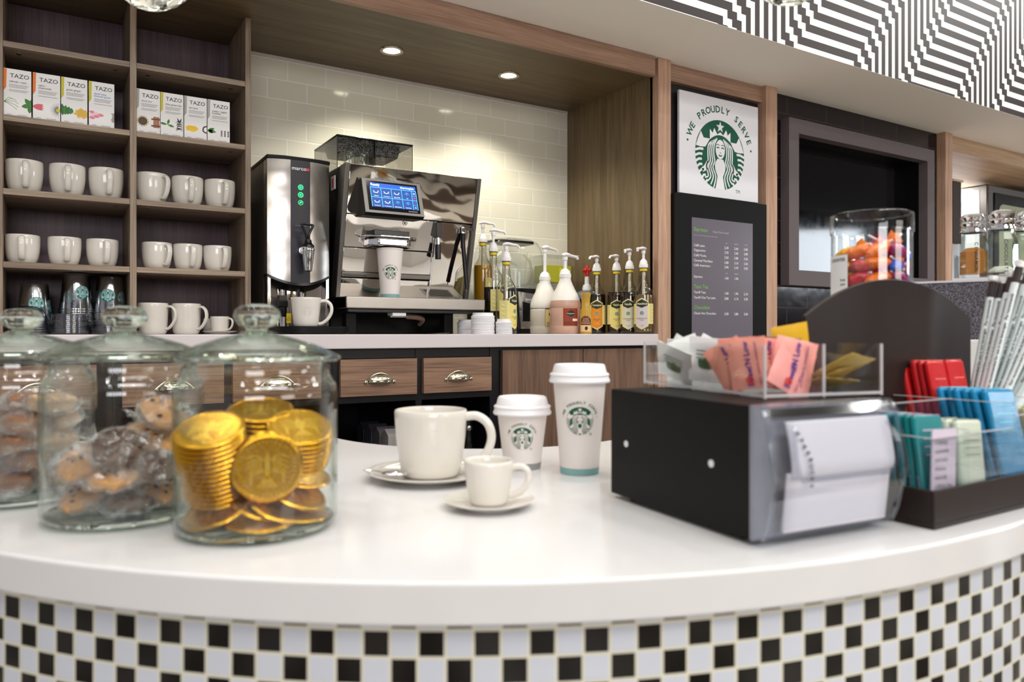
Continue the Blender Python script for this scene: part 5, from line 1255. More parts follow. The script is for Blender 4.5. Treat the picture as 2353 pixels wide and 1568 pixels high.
def mosaic():
    m = bpy.data.materials.new('black_and_white_mosaic'); m.use_nodes = True
    nt = m.node_tree; N = nt.nodes; L = nt.links; bs = N['Principled BSDF']
    def mth(op, a, b_=None, c=None):
        n = N.new('ShaderNodeMath'); n.operation = op
        for i, v in enumerate((a, b_, c)):
            if v is None: continue
            if isinstance(v, (int, float)): n.inputs[i].default_value = v
            else: L.new(v, n.inputs[i])
        return n.outputs[0]
    tc = N.new('ShaderNodeTexCoord'); sx = N.new('ShaderNodeSeparateXYZ'); L.new(tc.outputs['Object'], sx.inputs[0])
    P_ = .025; th = mth('ARCTAN2', sx.outputs['Y'], sx.outputs['X'])
    th0 = ray_theta(864.5, RT)
    curve = mth('MULTIPLY', mth('SUBTRACT', th, th0), RT / P_)
    s = mth('ADD', curve, 500.5)
    # beyond the round end the wall runs straight back: count tiles along y
    back = mth('MULTIPLY', sx.outputs['Y'], 1 / P_); side = mth('SIGN', sx.outputs['X'])
    s2 = mth('ADD', mth('MULTIPLY', back, side), 300.5)
    isb = mth('GREATER_THAN', sx.outputs['Y'], 0.0)
    s = mth('ADD', mth('MULTIPLY', s, mth('SUBTRACT', 1.0, isb)), mth('MULTIPLY', s2, isb))
    z = mth('ADD', mth('MULTIPLY', mth('SUBTRACT', sx.outputs['Z'], E - .2676), 1 / P_), 501.0)
    fs, fz = mth('FLOOR', s), mth('FLOOR', z)
    ck = mth('MODULO', mth('ADD', fs, fz), 2.0)
    rs, rz = mth('FRACT', s), mth('FRACT', z)
    e = mth('MINIMUM', mth('MINIMUM', rs, mth('SUBTRACT', 1.0, rs)), mth('MINIMUM', rz, mth('SUBTRACT', 1.0, rz)))
    g = mth('LESS_THAN', e, .055)
    m1 = N.new('ShaderNodeMix'); m1.data_type = 'RGBA'; m1.inputs['A'].default_value = lin((14, 11, 10)); m1.inputs['B'].default_value = lin((206, 211, 222)); L.new(ck, m1.inputs['Factor'])
    m2 = N.new('ShaderNodeMix'); m2.data_type = 'RGBA'; m2.inputs['B'].default_value = lin((222, 218, 200)); L.new(m1.outputs['Result'], m2.inputs['A']); L.new(g, m2.inputs['Factor'])
    L.new(m2.outputs['Result'], bs.inputs['Base Color'])
    bs.inputs['Roughness'].default_value = .16; bs.inputs['Specular IOR Level'].default_value = .35
    h = mth('MINIMUM', e, .1); bp = N.new('ShaderNodeBump'); bp.inputs['Strength'].default_value = .5; bp.inputs['Distance'].default_value = .004
    L.new(h, bp.inputs['Height']); L.new(bp.outputs['Normal'], bs.inputs['Normal'])
    return m
M['mosaic'] = mosaic()
b = MB(); mz = MB()
save = BC; BC0 = BC; BC = (0.0, 0.0)
ring_slab(b, RT, RI + .03, 0.0, ZB - .0400, M['mosaic'], 1.74 - save[1], 1.565 - save[1]); BC = save
o = b.build('mosaic_body', t, smooth=True); o.location = (BC[0], BC[1], 0)

def onbar(px, tt): return dpt(px, tt)
# ---------------------------------------------------------------- paper cups on the bar
x, y = onbar(1200, 1.215)
paper_cup('short white paper cup with lid, between the big mug and the tall cup', (x, y, ZB + .0005), facing(x, y) + .0, .0295, .0412, .0955, True, M['grey_band'], .0178, .052)
x, y = onbar(1331.5, 1.172)
paper_cup('tall white paper cup with lid and teal base band, beside the black napkin dispenser', (x, y, ZB + .0005), facing(x, y) + .02, .0298, .0415, .150, True, M['teal_band'], .0215, .085)
# big mug and espresso cup with saucers
x, y = onbar(990, 1.127)
saucer('saucer', 'large white saucer under the big mug on the bar', (x, y, ZB + .0005), .0965, .014)
mug('mug', 'big white mug on a saucer in the middle of the bar', (x, y, ZB + .0058), facing(x, y) + 1.40, cprof(.0545, .0425, .0985, [(.03, .0435), (.12, .0458), (.3, .0485), (.6, .0525), (.9, .0544)], th=.004),
    [(.052, 0, .088), (.070, 0, .089), (.086, 0, .078), (.092, 0, .058), (.086, 0, .036), (.072, 0, .020), (.054, 0, .011), (.046, 0, .010)], .0058, None, (facing(x, y) - (facing(x, y) + 1.40) + .16, .0505, .117), hr2=.0065, embR=.0165, embz=.050)
ex, ey = onbar(1123, .941)
saucer('saucer', 'small white saucer under the espresso cup at the front of the bar', (ex, ey, ZB + .0005), .0575, .011, well=.5)
mug('espresso_cup', 'small white espresso cup on a saucer in front of the big mug', (ex, ey, ZB + .0054), facing(ex, ey) + 1.42, cprof(.0315, .0232, .0545, [(.05, .0242), (.2, .0262), (.5, .0288), (.85, .0311)], th=.003),
    [(.0300, 0, .0455), (.042, 0, .0465), (.0500, 0, .040), (.0500, 0, .028), (.042, 0, .017), (.031, 0, .0105), (.0262, 0, .010)], .0030, None, None, hr2=.0042, cat='cup')
t = thing('teaspoon', 'shiny teaspoon lying on the left rim of the large saucer', 'spoon', (x - .062, y - .01, ZB + .0155), 2.6)
b = MB(); b.ell((0, 0, 0), (.021, .0135, .0035), M['chrome'], nu=24, nv=10); b.build('bowl', t)
b = MB(); b.tube([(.019, 0, .001), (.03, 0, .003), (.046, 0, .004)], [.0035, .002, .003], M['chrome'], 10, ref=(0, 1, 0), r2=.0012); b.build('handle', t)

# ---------------------------------------------------------------- napkin dispenser
ang = math.atan2(-.019, .193)
fx, fy_ = .6109, .5134          # front left corner
t = thing('napkin_dispenser', 'black steel napkin dispenser with clear front standing on the bar', 'napkin dispenser', (fx, fy_, ZB + .006), ang)
Wd, Dd, Hh = .193, .268, .139
b = MB(); b.box(0, Wd, .012, Dd, 0, Hh, M['black_matte']); b.build('case', t, bevel=.0015)
b = MB()
for yy in (.070, .232): b.tube([(-.0006, yy, .070), (.0, yy, .070)], .0042, M['pump'], 16)
b.build('side_stud', t)
b = MB()
for xx in (.02, Wd - .02):
    for yy in (.035, Dd - .03): b.lathe([(0, -.0055), (.008, -.0055), (.009, 0), (0, 0)], 14, M['black_plastic'], Matrix.Translation((xx, yy, 0)))
b.build('rubber_foot', t)
# clear cover: bends outward at mid height
sec = [(.010, .002), (-.006, .004), (-.013, .020), (-.0255, .066), (-.012, .128), (-.004, .138), (.010, .140)]
b = MB(); m = M['acrylic_frost']
v = []
for xx in (-.001, Wd + .001): v += [(xx, yy, zz) for yy, zz in sec]
n = len(sec); b.add(v, [(i, i + 1, n + i + 1, n + i) for i in range(n - 1)], m)
for xx in (-.001, Wd + .001): b.add([(xx, yy, zz) for yy, zz in sec], [tuple(range(n))], m)
b.build('clear_cover', t, smooth=True, ang=20)
b = MB(); fr = cm((196, 200, 206), .25)
pts = [(-.002, yy, zz) for yy, zz in sec[1:6]]
for xx in (.0, Wd): b.tube([(xx, yy, zz) for yy, zz in sec[1:6]], .0024, m, 8)
for yy, zz in (sec[1], sec[5]): b.tube([(0, yy, zz), (Wd, yy, zz)], .0024, m, 8)
b.build('cover_rim', t)
# inner plate with napkin opening, napkin folds
b = MB(); b.box(.0, Wd, .008, .012, .0, Hh, cm((140, 142, 150))); b.box(.025, Wd - .03, .004, .008, .126, .134, M['black_plastic']); b.build('inner_plate', t)
nap = cm((232, 228, 232), .8)
b = MB()
NP = smoothpts([(-.0075, .009), (-.010, .030), (-.013, .055), (-.0150, .070)], 4)
v = []
for xx in rng(.026, Wd - .015, 8): v += [(xx, yy - .0015, zz) for yy, zz in NP]
k = len(NP); b.add(v, [(i * k + j, i * k + j + 1, (i + 1) * k + j + 1, (i + 1) * k + j) for i in range(8) for j in range(k - 1)], nap)
lower = b.build('napkin_stack', t); s = lower.modifiers.new('s', 'SOLIDIFY'); s.thickness = .004; s.offset = -1
b = MB(); NP = smoothpts([(-.0185, .066), (-.0205, .076), (-.0180, .094), (-.0145, .110), (-.0105, .123)], 4); v = []
for xx in rng(.028, Wd - .014, 8): v += [(xx, yy, zz) for yy, zz in NP]
k = len(NP); b.add(v, [(i * k + j, i * k + j + 1, (i + 1) * k + j + 1, (i + 1) * k + j) for i in range(8) for j in range(k - 1)], nap)
up_ = b.build('top_napkin', t); s = up_.modifiers.new('s', 'SOLIDIFY'); s.thickness = .003; s.offset = -1
b = MB(); b.tube([(.030, -.020, .118), (.024, -.0255, .105), (.022, -.0285, .088), (.027, -.0285, .070), (.034, -.027, .0645), (Wd - .030, -.027, .0645), (Wd - .020, -.0285, .074), (Wd - .017, -.0285, .092), (Wd - .020, -.025, .106), (Wd - .026, -.0195, .118)], .0022, m, 8)
b.build('opening_lip', t)
b = MB()
for i, ch in enumerate('STARBUCKS'):
    z = .111 - i * .0066; x_ = .036 + .012 * math.sin(min(i, 8) / 8 * PI * .62)
    yy = -.0235 if z < .085 else -.0235 + (z - .085) * .30
    put2d(b, text_geo(ch, .0074, 'CENTER', .035), M['dark_ink'], flat((x_, yy, z), (0, .0, -1), (1, 0, 0)))
b.build('napkin_lettering', t)

# ---------------------------------------------------------------- acrylic caddy on the dispenser
a2 = math.atan2(-.214, .976); CZ = ZB + .006 + Hh + .001
t = thing('acrylic_caddy', 'clear acrylic caddy with sugar and tea sachets on top of the napkin dispenser', 'caddy', (.6786, .5611, CZ), a2)
CW, CD, CH = .167, .269, .061; th = .003; m = M['acrylic']
b = MB(); b.box(0, CW, 0, CD, 0, .003, m); b.box(0, CW, 0, th, .003, CH, m); b.box(0, CW, CD - th, CD, .003, CH, m); b.box(0, th, th, CD - th, .003, CH, m); b.box(CW - th, CW, th, CD - th, .003, CH, m)
b.box(CW * .48, CW * .48 + th, th, CD - th, .003, CH, m); b.box(th, CW - th, CD * .47, CD * .47 + th, .003, CH, m); b.build('caddy_walls', t)
b = MB(); me_ = M['acrylic_edge']
for xx, yy in ((0, 0), (CW, 0), (0, CD), (CW * .49, 0)): b.box(xx - .001, xx + .0015, yy - .001, yy + .0015, 0, CH, me_)
for z in (.0015,):
    b.box(0, CW, -.0008, .0008, z, z + .003, me_); b.box(-.0008, .0008, 0, CD, z, z + .003, me_)
b.build('polished_edge', t)
RC = Matrix.Rotation(a2, 4, 'Z')
def insachet(lx, ly, lz): v = Matrix.Translation((.6786, .5611, CZ)) @ RC @ Vector((lx, ly, lz)); return tuple(v)
def sachet_mesh(w_, h_, th_, m, seedv):
    R_ = random.Random(seedv); b = MB(); n = 8; v = []
    for s in (-1, 1):
        for i in range(n + 1):
            for j in range(n + 1):
                u, q = i / n, j / n; e = min(u, 1 - u, q, 1 - q)
                puff = th_ / 2 * min(1, e * 5) ** .6 if e > .06 else .0003
                v.append((w_ * (u - .5), s * puff + R_.uniform(-.0006, .0006), h_ * q))
    K = (n + 1) ** 2; f = []
    for s in range(2):
        for i in range(n):
            for j in range(n):
                a = s * K + i * (n + 1) + j; f.append((a, a + 1, a + n + 2, a + n + 1))
    edge = [i * (n + 1) for i in range(n + 1)] + [n * (n + 1) + j for j in range(1, n + 1)] + [i * (n + 1) + n for i in range(n - 1, -1, -1)] + [j for j in range(n - 1, 0, -1)]
    for i in range(len(edge)): a, c = edge[i], edge[(i + 1) % len(edge)]; f.append((a, c, c + K, a + K))
    b.add(v, f, m); return b
def sachet(name, label, w_, h_, th_, col, loc, rot, printer=None, group=None, seedv=1, cat='sachet'):
    t_ = thing(name, label, cat, loc, 0, group); t_.rotation_euler = rot
    sachet_mesh(w_, h_, th_, col, seedv).build('paper_pouch', t_, ang=60)
    if printer:
        b = MB(); printer(b, w_, h_, flat((0, -th_ / 2 - .0008, 0), (1, 0, 0), (0, 0, 1))); b.build('print', t_)
    return t_
def pr_pink(b, w_, h_, F_):
    g = text_geo("Sweet'N Low", .0100, 'CENTER', .03); put2d(b, ([(-y * 1.0 + .004, x + h_ / 2) for x, y in g[0]], g[1]), cm((96, 36, 140)), F_)
    g = text_geo('zero calorie sweetener', .0055, 'CENTER', .01); put2d(b, ([(-y + .014, x + h_ / 2) for x, y in g[0]], g[1]), cm((150, 70, 130)), F_)
    put2d(b, fan((0, .012), [(.005 * math.cos(i * .6), .012 + .005 * math.sin(i * .6)) for i in range(11)]), cm((226, 60, 50)), F_)
def pr_leaf(b, w_, h_, F_):
    for a in (.8, 2.3, 1.5): put2d(b, leaf2d(0, h_ * .3, a, .017, .006), cm((60, 110, 66)), F_)
    for k in range(3): put2d(b, stroke([(-.015, h_ * .7 - k * .005), (.015, h_ * .7 - k * .005)], .0016), cm((120, 150, 120)), F_)
pink = cm((240, 150, 132), .45); wht = cm((224, 230, 224), .5); tan = mat('gold_film', (206, 176, 96), .3)
D2 = math.radians
for i, (lx, ly, rx, ry, rz, lab) in enumerate((
    (.030, .075, 14, -26, -62, 'front pink sweetener sachet leaning left in the acrylic caddy'),
    (.030, .060, 6, -8, -58, 'pink sweetener sachet standing beside the front corner of the acrylic caddy'),
    (.042, .100, 4, -4, -60, 'tall pink sweetener sachet behind the two front ones in the acrylic caddy'),
    (.055, .070, -4, 4, -50, 'pink sweetener sachet in the middle of the pink pack'),
    (.060, .035, -6, 14, -20, 'pale pink sweetener sachet leaning right near the caddy divider'),
    (.050, .030, -14, 30, -10, 'shiny creased pink sachet lying low in the caddy corner'))):
    sachet('sweetener_sachet', lab, .050, .062, .006, cm((248, 164, 142 + 3 * i), .4), insachet(lx, ly, .006), (D2(rx), D2(ry), D2(rz) + a2), pr_pink, 'pink sweetener sachets in the caddy', i)
for i, (lx, ly, rx, ry, rz, lab, pf) in enumerate((
    (.034, .245, 6, 32, -58, 'white tea sachet standing on its corner at the far end of the caddy', pr_leaf), (.045, .215, 5, -20, -52, 'white folded tea sachet beside the corner-standing one in the caddy', None),
    (.024, .225, 35, 20, -60, 'white tea sachet with green leaf lying low at the far end of the caddy', pr_leaf), (.075, .240, 4, 30, -48, 'white tea sachet with its tip above the caddy rim, behind the others', pr_leaf), (.035, .165, 5, 5, -66, 'pale tea sachet with green leaf next to the pink ones in the caddy', pr_leaf))):
    sachet('tea_sachet', lab, .056, .060, .005, cm((246, 248 - i, 244), .5), insachet(lx, ly, .008), (D2(rx), D2(ry), D2(rz) + a2), pf, 'white tea sachets in the caddy', 20 + i)
for i, (lx, ly, rx, ry, rz, lab) in enumerate(((.120, .060, 78, 5, -10, 'gold film sachet lying flat in the right half of the caddy'), (.118, .055, 68, -8, 8, 'gold film sachet tilted on top of the flat one in the caddy'), (.125, .10, 8, -10, -16, 'tall yellow sachet with its top above the caddy rim'), (.110, .034, 62, 10, 14, 'creased gold sachet at the near right of the caddy'), (.105, .115, 40, 4, -30, 'brown and clear sachet behind the caddy divider'))):
    sachet('sugar_sachet', lab, .048, .058 + (.012 if i == 2 else 0), .006, (tan, tan, cm((222, 176, 30), .4), tan, cm((128, 108, 84), .25))[i], insachet(lx, ly, .008 + .004 * i), (D2(rx), D2(ry), D2(rz) + a2), None, 'brown sugar sachets in the caddy', 40 + i)
# ================================================================ GLASS JARS
def jar(label, x, y, R=.0885):
    t = thing('glass_jar', label, 'jar', (x, y, ZB + .0005), facing(x, y), 'lidded glass jars on the bar')
    b = MB(); m = M['glass']; th = .0035
    b.lathe([(0, .0), (R * .86, .0), (R * .95, .003), (R, .012), (R, .150), (R * .985, .160), (R * .93, .168), (R * .90, .172), (R * .90, .182), (R * .87, .183), (R * .87, .172), (R * .90, .166), (R * .945, .160), (R - th, .150), (R - th, .016), (R * .90, .010), (0, .010)], 72, m); b.build('jar_body', t)
    b = MB(); s = M['solid_glass']
    b.lathe([(0, .0007), (R * .84, .0007), (R * .93, .004), (R * .955, .010), (R * .90, .0092), (R * .88, .0085), (0, .0085)], 64, s); b.build('thick_base', t)
    # lid: domed disc with rolled rim and ball knob
    b = MB(); L = R * 1.035
    b.lathe([(R * .84, .176), (R * .86, .187), (L, .188), (L + .001, .190), (L, .1935), (L * .92, .197), (L * .7, .206), (L * .45, .213), (L * .24, .218), (L * .16, .222), (0, .222)], 72, m)
    b.lathe([(L * .96, .1885), (L, .189), (L + .0008, .1905), (L, .1925), (L * .95, .1935), (L * .93, .191), (L * .96, .1885)], 72, s)
    b.lathe([(0, .219), (L * .20, .2175), (L * .42, .2115), (L * .68, .2035), (L * .90, .195)], 72, m)
    lo = b.build('jar_lid', t)
    b = MB(); b.lathe([(0, .2165), (.013, .2165), (.0125, .219), (.0105, .222), (.013, .225), (.020, .2285), (.0245, .2335), (.0255, .239), (.0235, .245), (.018, .2495), (.009, .2515), (0, .252)], 40, s); b.build('lid_knob', lo)
    return t
jc = dpt(591, .845); jm = dpt(286, .897); jl = dpt(50, .998)
jar('lidded glass jar full of gold foil coins, nearest on the bar', *jc)
jar('lidded glass jar of wrapped cookies between the coin jar and the leftmost jar', *jm)
jar('leftmost lidded glass jar of wrapped brown treats, cut by the photo edge', *jl)

def jl_pt(c, a, bb, z):
    """a = right, bb = away as seen from the camera, z above the bar"""
    l = math.hypot(*c); fx_, fy2 = c[0] / l, c[1] / l
    return (c[0] + fx_ * bb + fy2 * a, c[1] + fy2 * bb - fx_ * a, ZB + z)
def basis(c, nr, nf, nu):
    """rotation whose local Z points along right/away/up mix"""
    l = math.hypot(*c); f = Vector((c[0] / l, c[1] / l, 0)); r = Vector((f.y, -f.x, 0))
    n = (r * nr + f * nf + Vector((0, 0, 1)) * nu).normalized()
    return n.to_track_quat('Z', 'Y').to_euler()
CR, CT = .0370, .0046
def make_coin(label, loc, rot):
    t = thing('foil_coin', label, 'coin', loc, 0, 'gold foil coins in the jar'); t.rotation_euler = rot
    b = MB(); b.lathe([(0, 0), (CR * .93, 0), (CR * .98, .0010), (CR * 1.01, CT * .5), (CR * .98, CT - .0010), (CR * .94, CT), (CR * .88, CT), (CR * .86, CT - .0007), (0, CT - .0007)], 56, M['gold_foil']); b.build('disc', t)
    b = MB(); F_ = flat((0, 0, CT - .0006), (1, 0, 0), (0, 1, 0))
    for i in range(40): a = 2 * PI * i / 40; put2d(b, stroke([(CR * .72 * math.cos(a), CR * .72 * math.sin(a)), (CR * .82 * math.cos(a), CR * .82 * math.sin(a))], .0009), M['gold_relief'], F_)
    # relief of a spread eagle: body, wings, tail
    put2d(b, leaf2d(0, -CR * .3, PI / 2, CR * .75, CR * .13), M['gold_relief'], F_)
    for s in (-1, 1):
        for k in range(6): put2d(b, stroke(smoothpts([(s * CR * .08, CR * (.18 - .05 * k)), (s * CR * (.3 + .02 * k), CR * (.38 - .11 * k)), (s * CR * (.60 - .03 * k), CR * (.30 - .15 * k))], 3), .0016), M['gold_relief'], F_)
        for k in range(3): put2d(b, stroke([(s * CR * .03 * k, -CR * .25), (s * CR * (.06 + .1 * k), -CR * .56)], .0016), M['gold_relief'], F_)
    b.build('relief', t)
    return t
coins = []
def pile(c, a, bb, z, nr, nf, nu, n, word, gap=.0013):
    v = Vector((nr, nf, nu)).normalized()
    for k in range(n):
        d = (CT + gap) * k
        lab = 'gold foil coin, %s' % (word if n == 1 else ('topmost of the %s' % word if k == n - 1 else 'inside the %s' % word))
        grp = 'gold foil coins: ' + word if n > 1 else 'single gold foil coins in the jar'
        loc = jl_pt(c, a + v.x * d + (random.uniform(-.001, .001) if n > 1 else 0), bb + v.y * d, z + v.z * d); rot = basis(c, nr, nf, nu)
        if not coins: coins.append(make_coin(lab, loc, rot)); coins[0]['group'] = grp
        else:
            o = dup(coins[0], loc, None, lab, grp, rot); coins.append(o)
pile(jc, -.038, -.008, .046, -.16, -.46, 1, 14, 'tall leaning left stack in the jar')
pile(jc, .043, .006, .074, .10, -.50, 1, 8, 'right stack in the jar')
pile(jc, .006, .046, .060, -.02, -.30, 1, 13, 'back stack in the jar')
pile(jc, .010, -.042, .076, .02, -1, -.03, 3, 'upright stack facing out at the front of the jar')
for a, bb, z, nr, nf, nu, w_ in ((-.040, -.030, .028, -.35, -.30, 1, 'lying under the left stack near the glass'), (.0, -.046, .016, .05, -.12, 1, 'flat at the front bottom of the jar'), (.040, -.025, .018, .14, -.10, 1, 'flat at the right bottom of the jar'),
    (-.036, .020, .014, .0, .05, 1, 'flat at the left back bottom of the jar'), (.030, .035, .014, .06, .03, 1, 'flat at the back bottom of the jar'), (.005, -.026, .034, .30, -.45, 1, 'tilted under the upright stack'), (.022, -.030, .030, .42, -.38, 1, 'second tilted coin under the upright stack'),
    (.040, -.020, .040, .50, -.34, 1, 'steeply tilted at the right of the jar'), (.046, .010, .052, .20, -.2, 1, 'under the right stack'), (-.010, .004, .024, .1, -.25, 1, 'in the middle of the bottom layer')):
    pile(jc, a, bb, z, nr, nf, nu, 1, w_)

# wrapped cookies and treats
M['wrap'] = thin_glass('crinkled_cellophane', face=(254, 254, 255), edge=(232, 232, 240), rough=.06, base=.28, grazing=.5, power=1.5)
wb = [n for n in M['wrap'].node_tree.nodes if n.type == 'BUMP'][0]; wb.inputs['Strength'].default_value = 1.0; wb.inputs['Distance'].default_value = .012
[n for n in M['wrap'].node_tree.nodes if n.type == 'TEX_NOISE'][0].inputs['Scale'].default_value = 60
def crumple(rx, ry, rz, seedv, m, fr=.22):
    R_ = random.Random(seedv); b = MB(); b.ell((0, 0, 0), (rx, ry, rz), m, nu=18, nv=10)
    b.v = [Vector((p.x * (1 + R_.uniform(-fr, fr) * .35), p.y * (1 + R_.uniform(-fr, fr) * .35), p.z * (1 + R_.uniform(-fr, fr) * 2.2))) for p in b.v]
    return b
def treat(name, label, loc, rot, shape, col, seedv, group, cat):
    t = thing(name, label, cat, loc, 0, group); t.rotation_euler = rot
    R_ = random.Random(seedv)
    if shape == 'cookie':
        b = MB(); r = .029; b.lathe([(0, -.006), (r * .8, -.006), (r * .97, -.003), (r, .001), (r * .9, .005), (r * .6, .0075), (0, .008)], 28, col)
        b.v = [Vector((p.x * (1 + .05 * math.sin(p.y * 300 + seedv)), p.y * (1 + .05 * math.sin(p.x * 260)), p.z + .0012 * math.sin(p.x * 400 + p.y * 330))) for p in b.v]; b.build('biscuit', t)
        b = MB()
        for i in range(9): a, q = R_.uniform(0, 6.28), R_.uniform(.1, .8) * r; b.ell((q * math.cos(a), q * math.sin(a), .0072), (.0032, .0028, .002), cm((50, 30, 22)), nu=8, nv=6)
        b.build('chocolate_chip', t)
    else:
        b = MB(); b.box(-.026, .026, -.016, .016, -.010, .010, col); b.build('cake_piece', t, bevel=.004)
    w_ = crumple(.038, .030, .0135, seedv + 3, M['wrap']); 
    # flared ends of the wrapper
    for s in (-1, 1):
        v = [(s * .034, 0, 0)]
        for i in range(7): a = -1.0 + i / 3; v.append((s * (.046 + .003 * (i % 2)), .019 * a, .004 * (1 if i % 2 else -1)))
        w_.add(v, [(0, i, i + 1) for i in range(1, 7)], M['wrap'])
    w_.build('wrapper', t, ang=25)
    return t
ck = mat('golden_biscuit', (206, 150, 88), .7, bump=(180, .6, .002)); cd = mat('dark_chocolate_biscuit', (84, 54, 38), .6, bump=(180, .6, .002))
for i, (a, bb, z, nr, nf, nu, c_, w_) in enumerate((
    (.005, -.034, .026, .05, -.20, 1, 1, 'dark cookie in clear wrap at the front bottom of the middle jar'), (-.040, -.010, .030, -.4, -.3, 1, 0, 'golden cookie at the bottom left of the middle jar'), (.042, -.015, .030, .3, -.3, 1, 0, 'golden cookie at the bottom right of the middle jar'),
    (.010, .030, .026, 0, .2, 1, 1, 'dark cookie at the back bottom of the middle jar'), (-.010, -.035, .056, -.1, -.45, 1, 0, 'golden cookie above the front dark one in the middle jar'), (.034, -.028, .062, .3, -.5, 1, 1, 'dark cookie leaning at the right of the middle jar'),
    (-.044, -.012, .070, -.5, -.5, .8, 0, 'golden cookie leaning on the left glass of the middle jar'), (-.005, -.030, .086, .1, -.8, .8, 1, 'cookie in bright crinkled wrap in the centre of the middle jar'), (.030, .008, .092, .3, -.5, 1, 0, 'golden cookie at the upper right of the middle jar'),
    (.044, .010, .120, .4, -.5, .9, 0, 'topmost golden cookie against the right glass of the middle jar'), (-.018, .030, .078, -.2, -.2, 1, 0, 'golden cookie at the back of the middle jar'))):
    treat('wrapped_cookie', w_, jl_pt(jm, a, bb, z), basis(jm, nr, nf, nu), 'cookie', cd if c_ else ck, i * 5 + 1, 'wrapped cookies in the middle jar', 'cookie')
cb = mat('brown_cake', (146, 98, 66), .75, bump=(140, .6, .002)); cl = mat('light_cake', (204, 166, 128), .75, bump=(140, .6, .002))
nm = 0
for lay, zz in enumerate((.030, .054, .078, .102, .126)):
    for (a, bb) in (((.034, -.024), (-.014, -.040), (.010, .024)) if lay % 2 == 0 else ((.044, .0), (.006, -.038), (-.020, .018))):
        if lay == 4 and a < 0: continue
        where = ('bottom layer', 'second layer', 'third layer', 'fourth layer', 'top layer')[lay]; side = 'right' if a > .03 else ('front' if bb < -.02 else 'back')
        treat('wrapped_treat', '%s brown treat in clear wrap, %s side of the %s in the leftmost jar' % ('light' if nm % 3 == 0 else 'dark', side, where), jl_pt(jl, a, bb, zz), basis(jl, random.uniform(-.4, .4), random.uniform(-.6, .1), 1), 'cake', cl if nm % 3 == 0 else cb, 100 + nm * 3, 'wrapped treats in the leftmost jar', 'treat')
        nm += 1

# ================================================================ CONDIMENT ORGANISER
OX, OY, OW, OD = .834, .458, .407, .166
dk = mat('dark_bronze_board', (42, 33, 30), .42, spec=.3)
t = thing('condiment_organiser', 'dark brown organiser with arched back board and clear dividers at the right of the bar', 'organiser', (OX, OY, ZB + .0005))
b = MB(); b.box(0, OW, 0, OD, 0, .006, dk); b.box(0, OW, 0, .005, .006, .043, dk); b.box(0, .005, .005, OD, .006, .043, dk); b.box(OW - .005, OW, .005, OD, .006, .043, dk); b.build('tray', t, bevel=.001)
b = MB(); b.box(.325, OW - .006, .093, OD - .001, .0065, .108, dk); b.build('straw_riser', t, bevel=.001)
b = MB(); zs = .22 + .0216; za = .22 + .0765; P = [(0, 0), (OW, 0), (OW, zs)]
h_ = za - zs; r_ = (OW * OW / 4 + h_ * h_) / (2 * h_); cz = za - r_; a0 = math.asin((OW / 2) / r_)
for i in range(1, 32): a = a0 - 2 * a0 * i / 32; P.append((OW / 2 + r_ * math.sin(a), cz + r_ * math.cos(a)))
P.append((0, zs)); b.prism(P, OD, OD + .006, 'Y', dk); b.build('arched_board', t, bevel=.001)
m = M['acrylic']
for n_, (x0, x1, y0, y1, h0) in enumerate(((.006, .009, .006, OD - .002, .10), (.082, .085, .006, .09, .105), (.192, .195, .006, OD - .002, .13), (.304, .307, .006, .088, .13), (.009, OW - .008, .088, .091, .13), (.009, .192, .006, .009, .10), (.195, .304, .006, .009, .115))):
    b = MB(); b.box(x0, x1, y0, y1, .007, h0, m); b.box(x0, x1, y0, y1, h0, h0 + .001, M['acrylic_edge']); b.build('divider', t)
# stick packs
def packs(x0, y0, nx, ny, w_, d_, h_, col, top, tilt, name, words, txt, z0=.008, lift=0.0, rx=0):
    p = None; k = 0
    for j in range(nx):
        for i in range(ny):
            lab = '%s, %s from the front in the %s' % (words, ('first', 'second', 'third', 'fourth', 'fifth', 'sixth', 'seventh')[i], ('column nearest the camera side', 'second column', 'third column')[j])
            loc = (OX + x0 + j * (w_ + .002), OY + y0 + i * (d_ + .0012), ZB + z0 + lift * i); g = name + ' in the organiser'
            if p is None:
                p = thing('tea_bag_packet', lab, 'packet', loc, 0, g)
                b = MB(); b.box(0, w_, 0, d_, 0, h_, col); b.build('envelope', p, bevel=d_ * .42, seg=3)
                b = MB(); b.box(.0015, w_ - .0015, d_ * .25, d_ * .75, h_, h_ + .0005, top)
                g_ = text_geo(txt, d_ * .42, 'LEFT', .0); put2d(b, ([(y * 1, x) for x, y in g_[0]], g_[1]), top, flat((-.0004, d_ * .65, h_ * .12), (0, -1, 0), (0, 0, 1)))
                for q in range(4): put2d(b, stroke([(w_ * .2, h_ * (.85 - .08 * q)), (w_ * .8, h_ * (.85 - .08 * q))], .0016), top, flat((0, -.0005, 0), (1, 0, 0), (0, 0, 1)))
                b.build('print', p); p.rotation_euler = (D2(rx), D2(tilt), 0)
            else: dup(p, loc, None, lab, g, (D2(rx + random.uniform(-1.2, 1.2)), D2(tilt + random.uniform(-1, 1)), 0))
            k += 1
packs(.012, .014, 1, 6, .058, .0095, .118, cm((24, 128, 132), .25), cm((206, 196, 216)), 3, 'teal packets', 'teal tea packet', 'tranquillity herbal tea', rx=-9)
packs(.088, .012, 1, 3, .055, .0105, .108, cm((206, 214, 196), .35), cm((150, 160, 140)), 3, 'pale packets', 'pale green and cream packet', 'green tea', rx=-6)
packs(.200, .014, 1, 6, .074, .0098, .142, cm((20, 130, 180), .25), cm((120, 210, 236)), 2, 'blue packets', 'bright blue packet', 'skimmed milk stick', rx=-13)
packs(.222, .096, 2, 5, .044, .0102, .176, cm((196, 24, 30), .28), cm((240, 120, 112)), 1, 'red packets', 'bright red stick packet', 'brown sugar stick', rx=-12)
